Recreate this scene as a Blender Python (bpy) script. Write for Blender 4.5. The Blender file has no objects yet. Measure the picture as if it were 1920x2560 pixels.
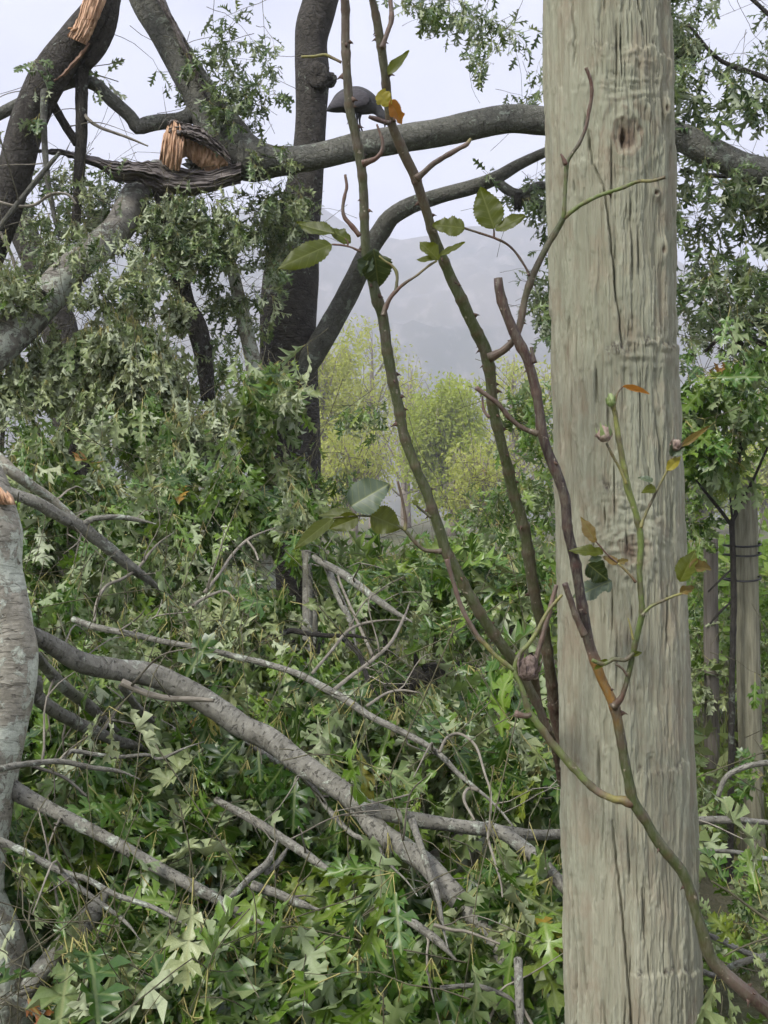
import bpy, math, random
import numpy as np
from mathutils import Vector, Matrix

# ------------------------------------------------------------------ camera
SC = bpy.context.scene
COL = SC.collection
F = 2745.0            # focal length in pixels of the 1920x2560 photograph
CZ = 1.5              # eye height in metres
cam = bpy.data.cameras.new("camera")
cam.sensor_fit = 'VERTICAL'
cam.sensor_height = 24.0
cam.sensor_width = 18.0
cam.lens = 24.0 * F / 2560.0
cam.clip_start = 0.05
cam.clip_end = 6000
camo = bpy.data.objects.new("camera", cam)
COL.objects.link(camo)
camo.location = (0, 0, CZ)
camo.rotation_euler = (math.radians(90), 0, 0)
SC.camera = camo

# ------------------------------------------------------------------ sky and sun (overcast)
SUN_EL, SUN_AZ = math.radians(46), math.radians(224)      # azimuth clockwise from +Y: behind the camera, to the left
world = bpy.data.worlds.new("World")
SC.world = world
world.use_nodes = True
nt = world.node_tree
nt.nodes.clear()
wo = nt.nodes.new("ShaderNodeOutputWorld")
bg = nt.nodes.new("ShaderNodeBackground")
bg.inputs[1].default_value = 0.1
sky = nt.nodes.new("ShaderNodeTexSky")
sky.sky_type = 'NISHITA'
sky.sun_disc = False
sky.sun_elevation = SUN_EL
sky.sun_rotation = SUN_AZ
sky.air_density = 1.0
sky.dust_density = 3.0
tc = nt.nodes.new("ShaderNodeTexCoord")
mp = nt.nodes.new("ShaderNodeMapping")
mp.inputs['Scale'].default_value = (1.0, 1.0, 2.2)
nz = nt.nodes.new("ShaderNodeTexNoise")
nz.inputs['Scale'].default_value = 2.6
nz.inputs['Detail'].default_value = 5
nz.inputs['Roughness'].default_value = 0.5
rp = nt.nodes.new("ShaderNodeValToRGB")
rp.color_ramp.elements[0].position = 0.38
rp.color_ramp.elements[0].color = (0.66, 0.685, 0.83, 1)
rp.color_ramp.elements[1].position = 0.62
rp.color_ramp.elements[1].color = (0.93, 0.95, 1.08, 1)
sc_ = nt.nodes.new("ShaderNodeVectorMath")
sc_.operation = 'SCALE'
sc_.inputs['Scale'].default_value = 3.55
mx = nt.nodes.new("ShaderNodeMix")
mx.data_type = 'RGBA'
mx.inputs[0].default_value = 0.9
nt.links.new(tc.outputs['Generated'], mp.inputs[0])
nt.links.new(mp.outputs[0], nz.inputs['Vector'])
nt.links.new(nz.outputs['Fac'], rp.inputs[0])
nt.links.new(rp.outputs[0], sc_.inputs[0])
nt.links.new(sky.outputs[0], mx.inputs[6])
nt.links.new(sc_.outputs[0], mx.inputs[7])
nt.links.new(mx.outputs[2], bg.inputs[0])
nt.links.new(bg.outputs[0], wo.inputs[0])

sl = bpy.data.lights.new("sun", 'SUN')
sl.energy = 1.5
sl.angle = math.radians(14)
sl.color = (1.0, 0.965, 0.92)
so = bpy.data.objects.new("sun", sl)
COL.objects.link(so)
sd = Vector((math.sin(SUN_AZ) * math.cos(SUN_EL), math.cos(SUN_AZ) * math.cos(SUN_EL), math.sin(SUN_EL)))
so.rotation_euler = sd.to_track_quat('Z', 'Y').to_euler()
so.location = (-5, -8, 12)

SC.view_settings.view_transform = 'Standard'
SC.view_settings.look = 'None'
SC.view_settings.gamma = 1.0
SC.view_settings.use_curve_mapping = False
SC.view_settings.exposure = 1.74

SC.render.engine = 'CYCLES'
SC.cycles.max_bounces = 5
SC.cycles.diffuse_bounces = 1
SC.cycles.glossy_bounces = 2
SC.cycles.transmission_bounces = 3
SC.cycles.volume_bounces = 2
SC.cycles.use_denoising = True
SC.cycles.use_adaptive_sampling = True
SC.cycles.adaptive_threshold = 0.03
SC.render.film_transparent = False

# ------------------------------------------------------------------ helpers
R = np.random.default_rng(7)
random.seed(7)
BASE = {}


def P(px, py, D):
    return np.array([(px - 960.0) / F * D, D, CZ + (1280.0 - py) / F * D])


def proj(p):
    p = np.asarray(p)
    return np.stack([960 + F * p[..., 0] / p[..., 1], 1280 - F * (p[..., 2] - CZ) / p[..., 1]], -1)


def hash3(i, j, k, seed):
    n = (i.astype(np.int64) * 374761393 + j.astype(np.int64) * 668265263 + k.astype(np.int64) * 2147483647 + seed * 1274126177) & 0xFFFFFFFF
    n = ((n ^ (n >> 13)) * 1274126177) & 0xFFFFFFFF
    n = n ^ (n >> 16)
    return (n & 0xFFFFFF) / float(0xFFFFFF)


def noise(x, y, z, seed=0):
    """value noise in -1..1"""
    x, y, z = np.broadcast_arrays(np.asarray(x, float), np.asarray(y, float), np.asarray(z, float))
    xi, yi, zi = np.floor(x), np.floor(y), np.floor(z)
    fx, fy, fz = x - xi, y - yi, z - zi
    fx, fy, fz = [t * t * (3 - 2 * t) for t in (fx, fy, fz)]
    out = 0
    for a in (0, 1):
        for b in (0, 1):
            for c in (0, 1):
                w = (fx if a else 1 - fx) * (fy if b else 1 - fy) * (fz if c else 1 - fz)
                out = out + w * hash3(xi + a, yi + b, zi + c, seed)
    return out * 2 - 1


def fbm(x, y, z, seed=0, oct=4):
    s, a = 0, 1.0
    for o in range(oct):
        s = s + a * noise(x * 2 ** o, y * 2 ** o, z * 2 ** o, seed + o * 17)
        a *= 0.5
    return s


def sstep(a, b, x):
    t = np.clip((x - a) / (b - a), 0, 1)
    return t * t * (3 - 2 * t)


def make_mesh(name, verts, faces, mats, uv=None, mat_idx=None, smooth=True, attrs=None):
    """faces: (n,3) or (n,4) int array, or a list of such arrays"""
    me = bpy.data.meshes.new(name)
    verts = np.ascontiguousarray(verts, dtype=np.float32)
    if isinstance(faces, np.ndarray):
        faces = [faces]
    faces = [f for f in faces if len(f)]
    loops = np.concatenate([f.reshape(-1) for f in faces]).astype(np.int32)
    tot = np.concatenate([np.full(len(f), f.shape[1]) for f in faces]).astype(np.int32)
    start = np.concatenate([[0], np.cumsum(tot)[:-1]]).astype(np.int32)
    me.vertices.add(len(verts))
    me.vertices.foreach_set("co", verts.reshape(-1))
    me.loops.add(len(loops))
    me.loops.foreach_set("vertex_index", loops)
    me.polygons.add(len(tot))
    me.polygons.foreach_set("loop_start", start)
    try:
        me.polygons.foreach_set("loop_total", tot)
    except Exception:
        pass
    if mat_idx is not None:
        me.polygons.foreach_set("material_index", np.ascontiguousarray(mat_idx, dtype=np.int32))
    if uv is not None:
        l = me.uv_layers.new(name="UVMap")
        l.data.foreach_set("uv", np.ascontiguousarray(uv[loops], dtype=np.float32).reshape(-1))
    if attrs:
        for k, v in attrs.items():
            v = np.asarray(v)
            if v.ndim == 2:
                at = me.attributes.new(k, 'FLOAT_COLOR', 'POINT')
                c = np.ones((len(v), 4), np.float32)
                c[:, :3] = v
                at.data.foreach_set("color", c.reshape(-1))
            else:
                at = me.attributes.new(k, 'FLOAT', 'POINT')
                at.data.foreach_set("value", np.ascontiguousarray(v, dtype=np.float32))
    for m in mats:
        me.materials.append(m)
    me.update(calc_edges=True)
    me.validate()
    if smooth:
        me.polygons.foreach_set("use_smooth", np.ones(len(me.polygons), dtype=bool))
    return me


def link(name, me, parent=None):
    o = bpy.data.objects.new(name, me)
    COL.objects.link(o)
    if parent is not None:
        o.parent = parent
        BASE[o.name] = BASE[parent.name]
    else:
        BASE[o.name] = np.zeros(3)
    return o


def thing(name, label, cat, base, group=None):
    o = bpy.data.objects.new(name, None)
    COL.objects.link(o)
    o.empty_display_size = 0.1
    o.location = tuple(base)
    o['label'] = label
    o['category'] = cat
    if group:
        o['group'] = group
    BASE[o.name] = np.array(base, float)
    return o


def part(name, parent, verts, faces, mats, **kw):
    v = np.asarray(verts) - BASE[parent.name]
    return link(name, make_mesh(name, v, faces, mats, **kw), parent)


# ------------------------------------------------------------------ material toolkit
def new_mat(name):
    m = bpy.data.materials.new(name)
    m.use_nodes = True
    t = m.node_tree
    t.nodes.clear()
    out = t.nodes.new("ShaderNodeOutputMaterial")
    b = t.nodes.new("ShaderNodeBsdfPrincipled")
    t.links.new(b.outputs[0], out.inputs[0])
    return m, t, b, out


def N(t, kind, **kw):
    n = t.nodes.new("ShaderNode" + kind)
    for k, v in kw.items():
        setattr(n, k, v)
    return n


def L(t, a, b):
    t.links.new(a, b)


def setin(n, **kw):
    for k, v in kw.items():
        n.inputs[k.replace('_', ' ')].default_value = v


def ramp(t, src, stops, interp='LINEAR'):
    r = N(t, "ValToRGB")
    e = r.color_ramp.elements
    r.color_ramp.interpolation = interp
    while len(e) < len(stops):
        e.new(0.5)
    for i, (p, c) in enumerate(stops):
        e[i].position = p
        e[i].color = (c, c, c, 1) if isinstance(c, (int, float)) else (c[0], c[1], c[2], 1)
    if src is not None:
        L(t, src, r.inputs[0])
    return r.outputs[0]


def noise_tex(t, vec, scale, detail=4, rough=0.55, dist=0.0):
    n = N(t, "TexNoise")
    setin(n, Scale=scale, Detail=detail, Roughness=rough, Distortion=dist)
    L(t, vec, n.inputs['Vector'])
    return n.outputs['Fac']


def mapping(t, vec, scale=(1, 1, 1), loc=(0, 0, 0)):
    m = N(t, "Mapping")
    m.inputs['Scale'].default_value = scale
    m.inputs['Location'].default_value = loc
    L(t, vec, m.inputs['Vector'])
    return m.outputs[0]


def mixc(t, fac, a, b, mode='MIX'):
    m = N(t, "Mix", data_type='RGBA', blend_type=mode)
    for s, i in ((fac, 0), (a, 6), (b, 7)):
        if isinstance(s, (int, float)):
            m.inputs[i].default_value = s
        elif isinstance(s, tuple):
            m.inputs[i].default_value = (s[0], s[1], s[2], 1)
        else:
            L(t, s, m.inputs[i])
    return m.outputs[2]


def mth(t, op, a, b=None):
    m = N(t, "Math", operation=op)
    for s, i in ((a, 0), (b, 1)):
        if s is None:
            continue
        if isinstance(s, (int, float)):
            m.inputs[i].default_value = s
        else:
            L(t, s, m.inputs[i])
    return m.outputs[0]


def bump(t, b, h, strength, dist):
    n = N(t, "Bump")
    setin(n, Strength=strength, Distance=dist)
    L(t, h, n.inputs['Height'])
    L(t, n.outputs[0], b.inputs['Normal'])


def obj_vec(t):
    """object position that differs from one object to the next"""
    c = N(t, "TexCoord")
    return c.outputs['Object']


def bark_mat(name, dark, light, lichen, lichen_amt, ring=0.5, fissure=0.0, scale=1.0):
    m, t, b, out = new_mat(name)
    v = obj_vec(t)
    uvn = N(t, "UVMap")
    uv = uvn.outputs[0]                      # u: round the stem, v: metres along it
    n1 = noise_tex(t, v, 14 * scale, 5, 0.6)
    n2 = noise_tex(t, v, 70 * scale, 4, 0.6)
    base = ramp(t, n1, [(0.3, dark), (0.7, light)])
    base = mixc(t, ramp(t, n2, [(0.3, 0.0), (0.75, 0.55)]), base, tuple(0.62 * x for x in dark))
    # rings and lenticels across the stem
    rv = mapping(t, uv, (2.0, 75 * scale, 1))
    rn = noise_tex(t, rv, 2.2, 3, 0.6, 0.4)
    rr = ramp(t, rn, [(0.50, 0.0), (0.66, 1.0)])
    gate = ramp(t, noise_tex(t, mapping(t, v, (1, 1, 1), (9.1, 2.2, 5.3)), 26 * scale, 3, 0.6), [(0.42, 0.0), (0.6, 1.0)])
    rr = mth(t, 'MULTIPLY', rr, gate)
    base = mixc(t, mth(t, 'MULTIPLY', rr, 0.45 * ring), base, tuple(1.5 * x for x in light))
    dv = noise_tex(t, mapping(t, uv, (5.0, 42 * scale, 1), (3.3, 1.7, 0)), 2.0, 4, 0.65, 0.6)
    dash = ramp(t, dv, [(0.56, 0.0), (0.64, 1.0)])
    base = mixc(t, mth(t, 'MULTIPLY', dash, 0.75), base, tuple(0.45 * x for x in dark))
    h = mth(t, 'SUBTRACT', mth(t, 'MULTIPLY', rn, ring * 0.6), mth(t, 'MULTIPLY', dash, 0.5))
    if fissure:
        fv = mapping(t, uv, (9, 14 * scale, 1))
        vo = N(t, "TexVoronoi", feature='DISTANCE_TO_EDGE')
        setin(vo, Scale=1.7)
        wv = N(t, "VectorMath", operation='ADD')
        L(t, fv, wv.inputs[0])
        nn = N(t, "TexNoise")
        setin(nn, Scale=2.0, Detail=3)
        L(t, fv, nn.inputs['Vector'])
        L(t, nn.outputs['Color'], wv.inputs[1])
        L(t, wv.outputs[0], vo.inputs['Vector'])
        fs = ramp(t, vo.outputs['Distance'], [(0.0, 0.0), (0.25, 1.0)])
        base = mixc(t, mth(t, 'MULTIPLY', fs, 0.5 * fissure), base, light)
        h = mth(t, 'ADD', h, mth(t, 'MULTIPLY', fs, 1.6 * fissure))
    h = mth(t, 'ADD', h, mth(t, 'MULTIPLY', n2, 0.7))
    # lichen: pale crusts with their own outline
    l1 = noise_tex(t, mapping(t, v, (1, 1, 1), (3.1, 7.7, 1.3)), 24 * scale, 7, 0.68, 0.5)
    lbig = noise_tex(t, mapping(t, v, (1, 1, 1), (1.1, 4.7, 6.3)), 5 * scale, 3, 0.6)
    l1 = mth(t, 'ADD', mth(t, 'MULTIPLY', l1, 0.6), mth(t, 'MULTIPLY', lbig, 0.4))
    lm = ramp(t, l1, [(0.63 - 0.20 * lichen_amt, 0.0), (0.67 - 0.20 * lichen_amt, 1.0)])
    l2 = noise_tex(t, v, 120 * scale, 3, 0.6)
    lc = mixc(t, l2, tuple(0.7 * x for x in lichen), tuple(1.15 * x for x in lichen))
    base = mixc(t, mth(t, 'MULTIPLY', lm, 0.85), base, lc)
    h = mth(t, 'ADD', h, mth(t, 'MULTIPLY', lm, mth(t, 'MULTIPLY', l2, 0.9)))
    L(t, base, b.inputs['Base Color'])
    setin(b, Roughness=0.85)
    b.inputs['Specular IOR Level'].default_value = 0.3
    bump(t, b, h, 0.9, 0.004 / scale)
    return m


def leaf_mat(name, stops, under, trans, rough=0.42, trans_w=0.3, rib=(0.30, 0.36, 0.12), spec=0.5):
    m, t, b, out = new_mat(name)
    g = N(t, "NewGeometry")
    oi = N(t, "ObjectInfo")
    r = mth(t, 'FRACT', mth(t, 'ADD', g.outputs['Random Per Island'], mth(t, 'MULTIPLY', oi.outputs['Random'], 7.31)))
    col = ramp(t, r, stops)
    v = obj_vec(t)
    n = noise_tex(t, v, 55, 2, 0.6)
    col = mixc(t, ramp(t, n, [(0.35, 0.0), (0.75, 0.45)]), col, tuple(0.55 * x for x in stops[0][1]))
    uvn = N(t, "UVMap")
    sx = N(t, "SeparateXYZ")
    L(t, uvn.outputs[0], sx.inputs[0])
    au = mth(t, 'ABSOLUTE', sx.outputs[0])
    mid = ramp(t, au, [(0.008, 1.0), (0.03, 0.0)])
    # side veins run out and forward from the midrib
    vv = mth(t, 'SUBTRACT', mth(t, 'MULTIPLY', sx.outputs[1], 4.0), mth(t, 'MULTIPLY', au, 3.2))
    fr = mth(t, 'ABSOLUTE', mth(t, 'SUBTRACT', mth(t, 'FRACT', vv), 0.5))
    vein = ramp(t, fr, [(0.02, 0.6), (0.09, 0.0)])
    vm = mth(t, 'MAXIMUM', mid, vein)
    col = mixc(t, mth(t, 'MULTIPLY', vm, 0.5), col, rib)
    un = mixc(t, ramp(t, n, [(0.3, 0.0), (0.8, 0.6)]), under, tuple(0.7 * x for x in under))
    un = mixc(t, mth(t, 'MULTIPLY', r, 0.4), un, col)
    cc = mixc(t, g.outputs['Backfacing'], col, un)
    L(t, cc, b.inputs['Base Color'])
    rr = mth(t, 'ADD', mth(t, 'MULTIPLY', g.outputs['Backfacing'], 0.2), rough)
    L(t, rr, b.inputs['Roughness'])
    b.inputs['Specular IOR Level'].default_value = spec
    tr = N(t, "BsdfTranslucent")
    L(t, mixc(t, 0.55, cc, trans), tr.inputs[0])
    ms = N(t, "MixShader")
    ms.inputs[0].default_value = trans_w
    L(t, b.outputs[0], ms.inputs[1])
    L(t, tr.outputs[0], ms.inputs[2])
    L(t, ms.outputs[0], out.inputs[0])
    return m


def plain_mat(name, a, bcol, scale=40, rough=0.7, bmp=0.3, dist=0.002, stretch=(1, 1, 1), spec=0.4):
    m, t, b, out = new_mat(name)
    v = mapping(t, obj_vec(t), stretch)
    n = noise_tex(t, v, scale, 5, 0.6)
    L(t, ramp(t, n, [(0.3, a), (0.7, bcol)]), b.inputs['Base Color'])
    setin(b, Roughness=rough)
    b.inputs['Specular IOR Level'].default_value = spec
    if bmp:
        bump(t, b, n, bmp, dist)
    return m


G1, G2, G3 = (0.020, 0.060, 0.006), (0.062, 0.150, 0.014), (0.165, 0.275, 0.028)
M_LEAF = leaf_mat("oak_leaf_fresh", [(0.0, G1), (0.45, G2), (0.85, G3), (0.985, (0.22, 0.28, 0.03)), (0.995, (0.42, 0.22, 0.03)), (1.0, (0.30, 0.10, 0.03))],
                  (0.31, 0.38, 0.19), (0.22, 0.44, 0.01), rough=0.36, trans_w=0.2, spec=0.55)
M_WILT = leaf_mat("oak_leaf_wilted", [(0.0, (0.14, 0.21, 0.06)), (0.5, (0.28, 0.35, 0.14)), (1.0, (0.45, 0.50, 0.25))],
                  (0.46, 0.52, 0.33), (0.30, 0.34, 0.08), rough=0.42, trans_w=0.2, rib=(0.36, 0.38, 0.16))
M_GREY = leaf_mat("oak_leaf_high", [(0.0, (0.02, 0.05, 0.012)), (0.5, (0.06, 0.12, 0.025)), (1.0, (0.17, 0.23, 0.07))],
                  (0.33, 0.38, 0.24), (0.16, 0.25, 0.04), rough=0.36, trans_w=0.18, spec=0.55)
M_STALK = plain_mat("leaf_stalk", (0.30, 0.30, 0.08), (0.42, 0.36, 0.14), 30, 0.6, 0)
M_TWIG = plain_mat("twig_bark", (0.13, 0.115, 0.085), (0.30, 0.275, 0.215), 25, 0.8, 0.3)
M_SHOOT = plain_mat("leafy_shoot_bark", (0.06, 0.055, 0.03), (0.14, 0.13, 0.07), 25, 0.7, 0.3)
M_BARK = bark_mat("oak_bark_young", (0.13, 0.125, 0.098), (0.32, 0.31, 0.255), (0.50, 0.54, 0.43), 0.42, ring=0.8)
M_BARK_DK = bark_mat("oak_bark_dark", (0.028, 0.025, 0.020), (0.085, 0.078, 0.064), (0.24, 0.27, 0.21), 0.26, ring=0.25, fissure=0.9)
M_BARK_UP = bark_mat("oak_bark_scaly", (0.085, 0.085, 0.068), (0.20, 0.20, 0.165), (0.33, 0.37, 0.29), 0.38, ring=0.3, fissure=0.7)
M_BARK_GR = bark_mat("oak_bark_grey", (0.15, 0.14, 0.112), (0.33, 0.31, 0.26), (0.52, 0.56, 0.45), 0.58, ring=0.5)
M_BARK_LI = bark_mat("oak_bark_lichen", (0.23, 0.21, 0.155), (0.50, 0.47, 0.37), (0.62, 0.66, 0.53), 0.72, ring=0.9)
M_TORN = plain_mat("torn_wood", (0.42, 0.23, 0.125), (0.70, 0.47, 0.30), 9, 0.75, 0.6, 0.006, (9, 9, 1.2))
M_TORN_GREY = plain_mat("torn_wood_weathered", (0.05, 0.042, 0.036), (0.25, 0.22, 0.20), 7, 0.85, 1.0, 0.012, (1.6, 7, 10))


# ------------------------------------------------------------------ stems
def catmull(pts, step):
    """pts (n,4): xyz + radius -> resampled"""
    pts = np.asarray(pts, float)
    if len(pts) == 2:
        pts = np.array([pts[0], (pts[0] + pts[1]) / 2, pts[1]])
    ext = np.vstack([2 * pts[0] - pts[1], pts, 2 * pts[-1] - pts[-2]])
    ext[0, 3], ext[-1, 3] = pts[0, 3], pts[-1, 3]
    out = []
    for i in range(1, len(ext) - 2):
        p0, p1, p2, p3 = ext[i - 1:i + 3]
        n = max(1, int(np.linalg.norm(p2[:3] - p1[:3]) / step))
        n = min(n, 60)
        for t in np.arange(n) / n:
            out.append(0.5 * ((2 * p1) + (-p0 + p2) * t + (2 * p0 - 5 * p1 + 4 * p2 - p3) * t * t + (-p0 + 3 * p1 - 3 * p2 + p3) * t ** 3))
    out.append(ext[-2])
    o = np.array(out)
    o[:, 3] = np.maximum(o[:, 3], 0.0006)
    return o


def tube(path, sides=10, rough=0.0, seed=0, cap=True, nfreq=1.0, jag=0.0):
    """path (n,4). Returns verts, faces list, uv"""
    p, r = path[:, :3], path[:, 3]
    n = len(p)
    tan = np.gradient(p, axis=0)
    tan /= np.linalg.norm(tan, axis=1)[:, None] + 1e-12
    u = np.cross(tan[0], [0.31, 0.12, 0.94])
    if np.linalg.norm(u) < 0.2:
        u = np.cross(tan[0], [1, 0, 0])
    u /= np.linalg.norm(u)
    U = [u]
    for i in range(1, n):
        u = unit(u - tan[i] * u.dot(tan[i]))
        U.append(u)
    U = np.array(U)
    V = np.cross(tan, U)
    th = np.arange(sides + 1) / sides * 2 * np.pi       # seam doubled for the uv
    dirs = U[:, None, :] * np.cos(th)[None, :, None] + V[:, None, :] * np.sin(th)[None, :, None]
    along = np.concatenate([[0], np.cumsum(np.linalg.norm(np.diff(p, axis=0), axis=1))])
    rad = r[:, None] * np.ones(sides + 1)[None]
    if rough:
        R0 = float(np.median(r)) + 1e-6
        q = dirs * 1.3
        a = (along / (R0 * 3.0))[:, None] * nfreq
        d = fbm(q[..., 0] * 1.0 + seed, q[..., 1] + a, q[..., 2] + a * 0.6, seed, 3)
        rad = rad * (1 + rough * d)
    ver = p[:, None, :] + dirs * rad[..., None]
    if jag:
        e = R.normal(0, jag, sides)
        e = np.append(e, e[0])
        ver[-1] = ver[-1] + tan[-1] * e[:, None] * r[-1]
    uv = np.stack([np.broadcast_to(th / (2 * np.pi), (n, sides + 1)), np.broadcast_to(along[:, None], (n, sides + 1))], -1)
    s1 = sides + 1
    ii = (np.arange(n - 1)[:, None] * s1 + np.arange(sides)[None]).reshape(-1)
    faces = np.stack([ii, ii + 1, ii + 1 + s1, ii + s1], 1)
    verts = ver.reshape(-1, 3)
    uv = uv.reshape(-1, 2)
    fl = [faces]
    if cap:
        verts = np.vstack([verts, p[0] - tan[0] * r[0] * 0.15, p[-1] + tan[-1] * r[-1] * 0.25])
        uv = np.vstack([uv, [0.5, 0], [0.5, along[-1]]])
        c0, c1 = len(verts) - 2, len(verts) - 1
        k = np.arange(sides)
        fl.append(np.stack([np.full(sides, c0), k + 1, k], 1))
        k2 = k + (n - 1) * s1
        fl.append(np.stack([np.full(sides, c1), k2, k2 + 1], 1))
    return verts, fl, uv


def px_path(pts, D0=None, step=0.03):
    """pts: (px, py, width_px[, D]) -> world path; D0 a depth or (start, end)"""
    q = []
    n = len(pts)
    for i, a in enumerate(pts):
        if len(a) > 3:
            D = a[3]
        elif isinstance(D0, tuple):
            D = D0[0] + (D0[1] - D0[0]) * i / max(1, n - 1)
        else:
            D = D0
        w = P(a[0], a[1], D)
        q.append([*w, a[2] * 0.5 * D / F])
    return catmull(q, step)


BSEED = [0]
CLEAR = []      # stems that lie on top of the leaves: (projected points, half widths, depths, share of leaves kept off)


SIDE = {}


def side_twigs(parent, path, name, ls=1.0, gap=0.15):
    """short forked twigs that leave a stem at uneven distances; kept for the foliage of the same tree"""
    ln = np.linalg.norm(np.diff(path[:, :3], axis=0), axis=1).sum()
    n = int(ln / (0.6 if name == 'trunk' else gap * 1.9)) + 1
    for k in range(n):
        i = int(R.integers(1, len(path) - 1))
        p, r = path[i, :3], path[i, 3]
        tg = path[min(i + 1, len(path) - 1), :3] - path[i - 1, :3]
        tg = tg / (np.linalg.norm(tg) + 1e-9)
        sd_ = R.normal(0, 1, 3)
        sd_ -= tg * sd_.dot(tg)
        sd_ = sd_ / np.linalg.norm(sd_) + np.array([0, -0.25, 0.25])
        d = tg * R.uniform(0.2, 0.9) + sd_ * 0.9
        l = R.uniform(0.06, 0.32) * ls
        r0 = min(r * 0.45, R.uniform(0.0018, 0.0042))
        a = p + d * l * 0.5 + R.normal(0, 0.012, 3)
        b_ = p + d * l + np.array([0, 0, -0.25 * l]) + R.normal(0, 0.02, 3)
        SIDE.setdefault(parent.name, []).append(np.array([[*p, r0 * 1.5], [*(p + d * l * 0.12), r0], [*a, r0 * 0.8], [*b_, r0 * 0.4]]))
        if R.random() < 0.5:
            c = a + (d * 0.4 + R.normal(0, 0.6, 3)) * l * 0.5
            SIDE[parent.name].append(np.array([[*a, r0 * 0.8], [*((a + c) / 2 + R.normal(0, 0.006, 3)), r0 * 0.55], [*c, r0 * 0.3]]))


def stem(parent, pts, D, mat, name='branch', rough=0.10, sides=None, step=None, nfreq=1.0, jag=0.0, wob=0.0, clear=0.0, twiggy=0.0):
    BSEED[0] += 1
    wmax = max(a[2] for a in pts)
    if sides is None:
        sides = 8 if wmax < 12 else 12 if wmax < 30 else 20 if wmax < 60 else 32
    Dm = D if not isinstance(D, tuple) else min(D)
    if D is None:
        Dm = pts[0][3]
    if step is None:
        step = max(0.006, min(0.04, wmax * Dm / F * 0.22))
    path = px_path(pts, D, step)
    if wob:
        s = np.arange(len(path)) * 0.35
        for k in range(3):
            path[:, k] += wob * path[:, 3] * noise(s, BSEED[0] * 3.7, k * 9.1, BSEED[0])
    if clear and not jag and name != 'trunk':
        q = np.linspace(0, 1, len(path))
        path[:, 3] *= 1 - 0.6 * sstep(0.72, 1.0, q)
    v, f, uv = tube(path, sides, rough, BSEED[0], nfreq=nfreq, jag=jag)
    o = part(name, parent, v, f, [mat], uv=uv)
    if clear:
        e = len(path) if name == 'trunk' else max(2, int(len(path) * (0.97 if name == 'limb' else 0.84)))
        CLEAR.append((proj(path[:e, :3]), path[:e, 3] * F / path[:e, 1], path[:e, 1], clear))
        side_twigs(parent, path, name)
    elif twiggy:
        side_twigs(parent, path, name, twiggy, 0.22)
    return o, path


# ------------------------------------------------------------------ oak leaves
LOBES = [(0.045, 0.02, 0.07, 0.17, 0.10, 0.21, 0.24, 0.15, 0.29, 0.055, 0.30),
         (0.055, 0.30, 0.22, 0.36, 0.30, 0.52, 0.41, 0.27, 0.50, 0.065, 0.55),
         (0.065, 0.55, 0.19, 0.64, 0.24, 0.78, 0.31, 0.20, 0.72, 0.05, 0.77)]


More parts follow.
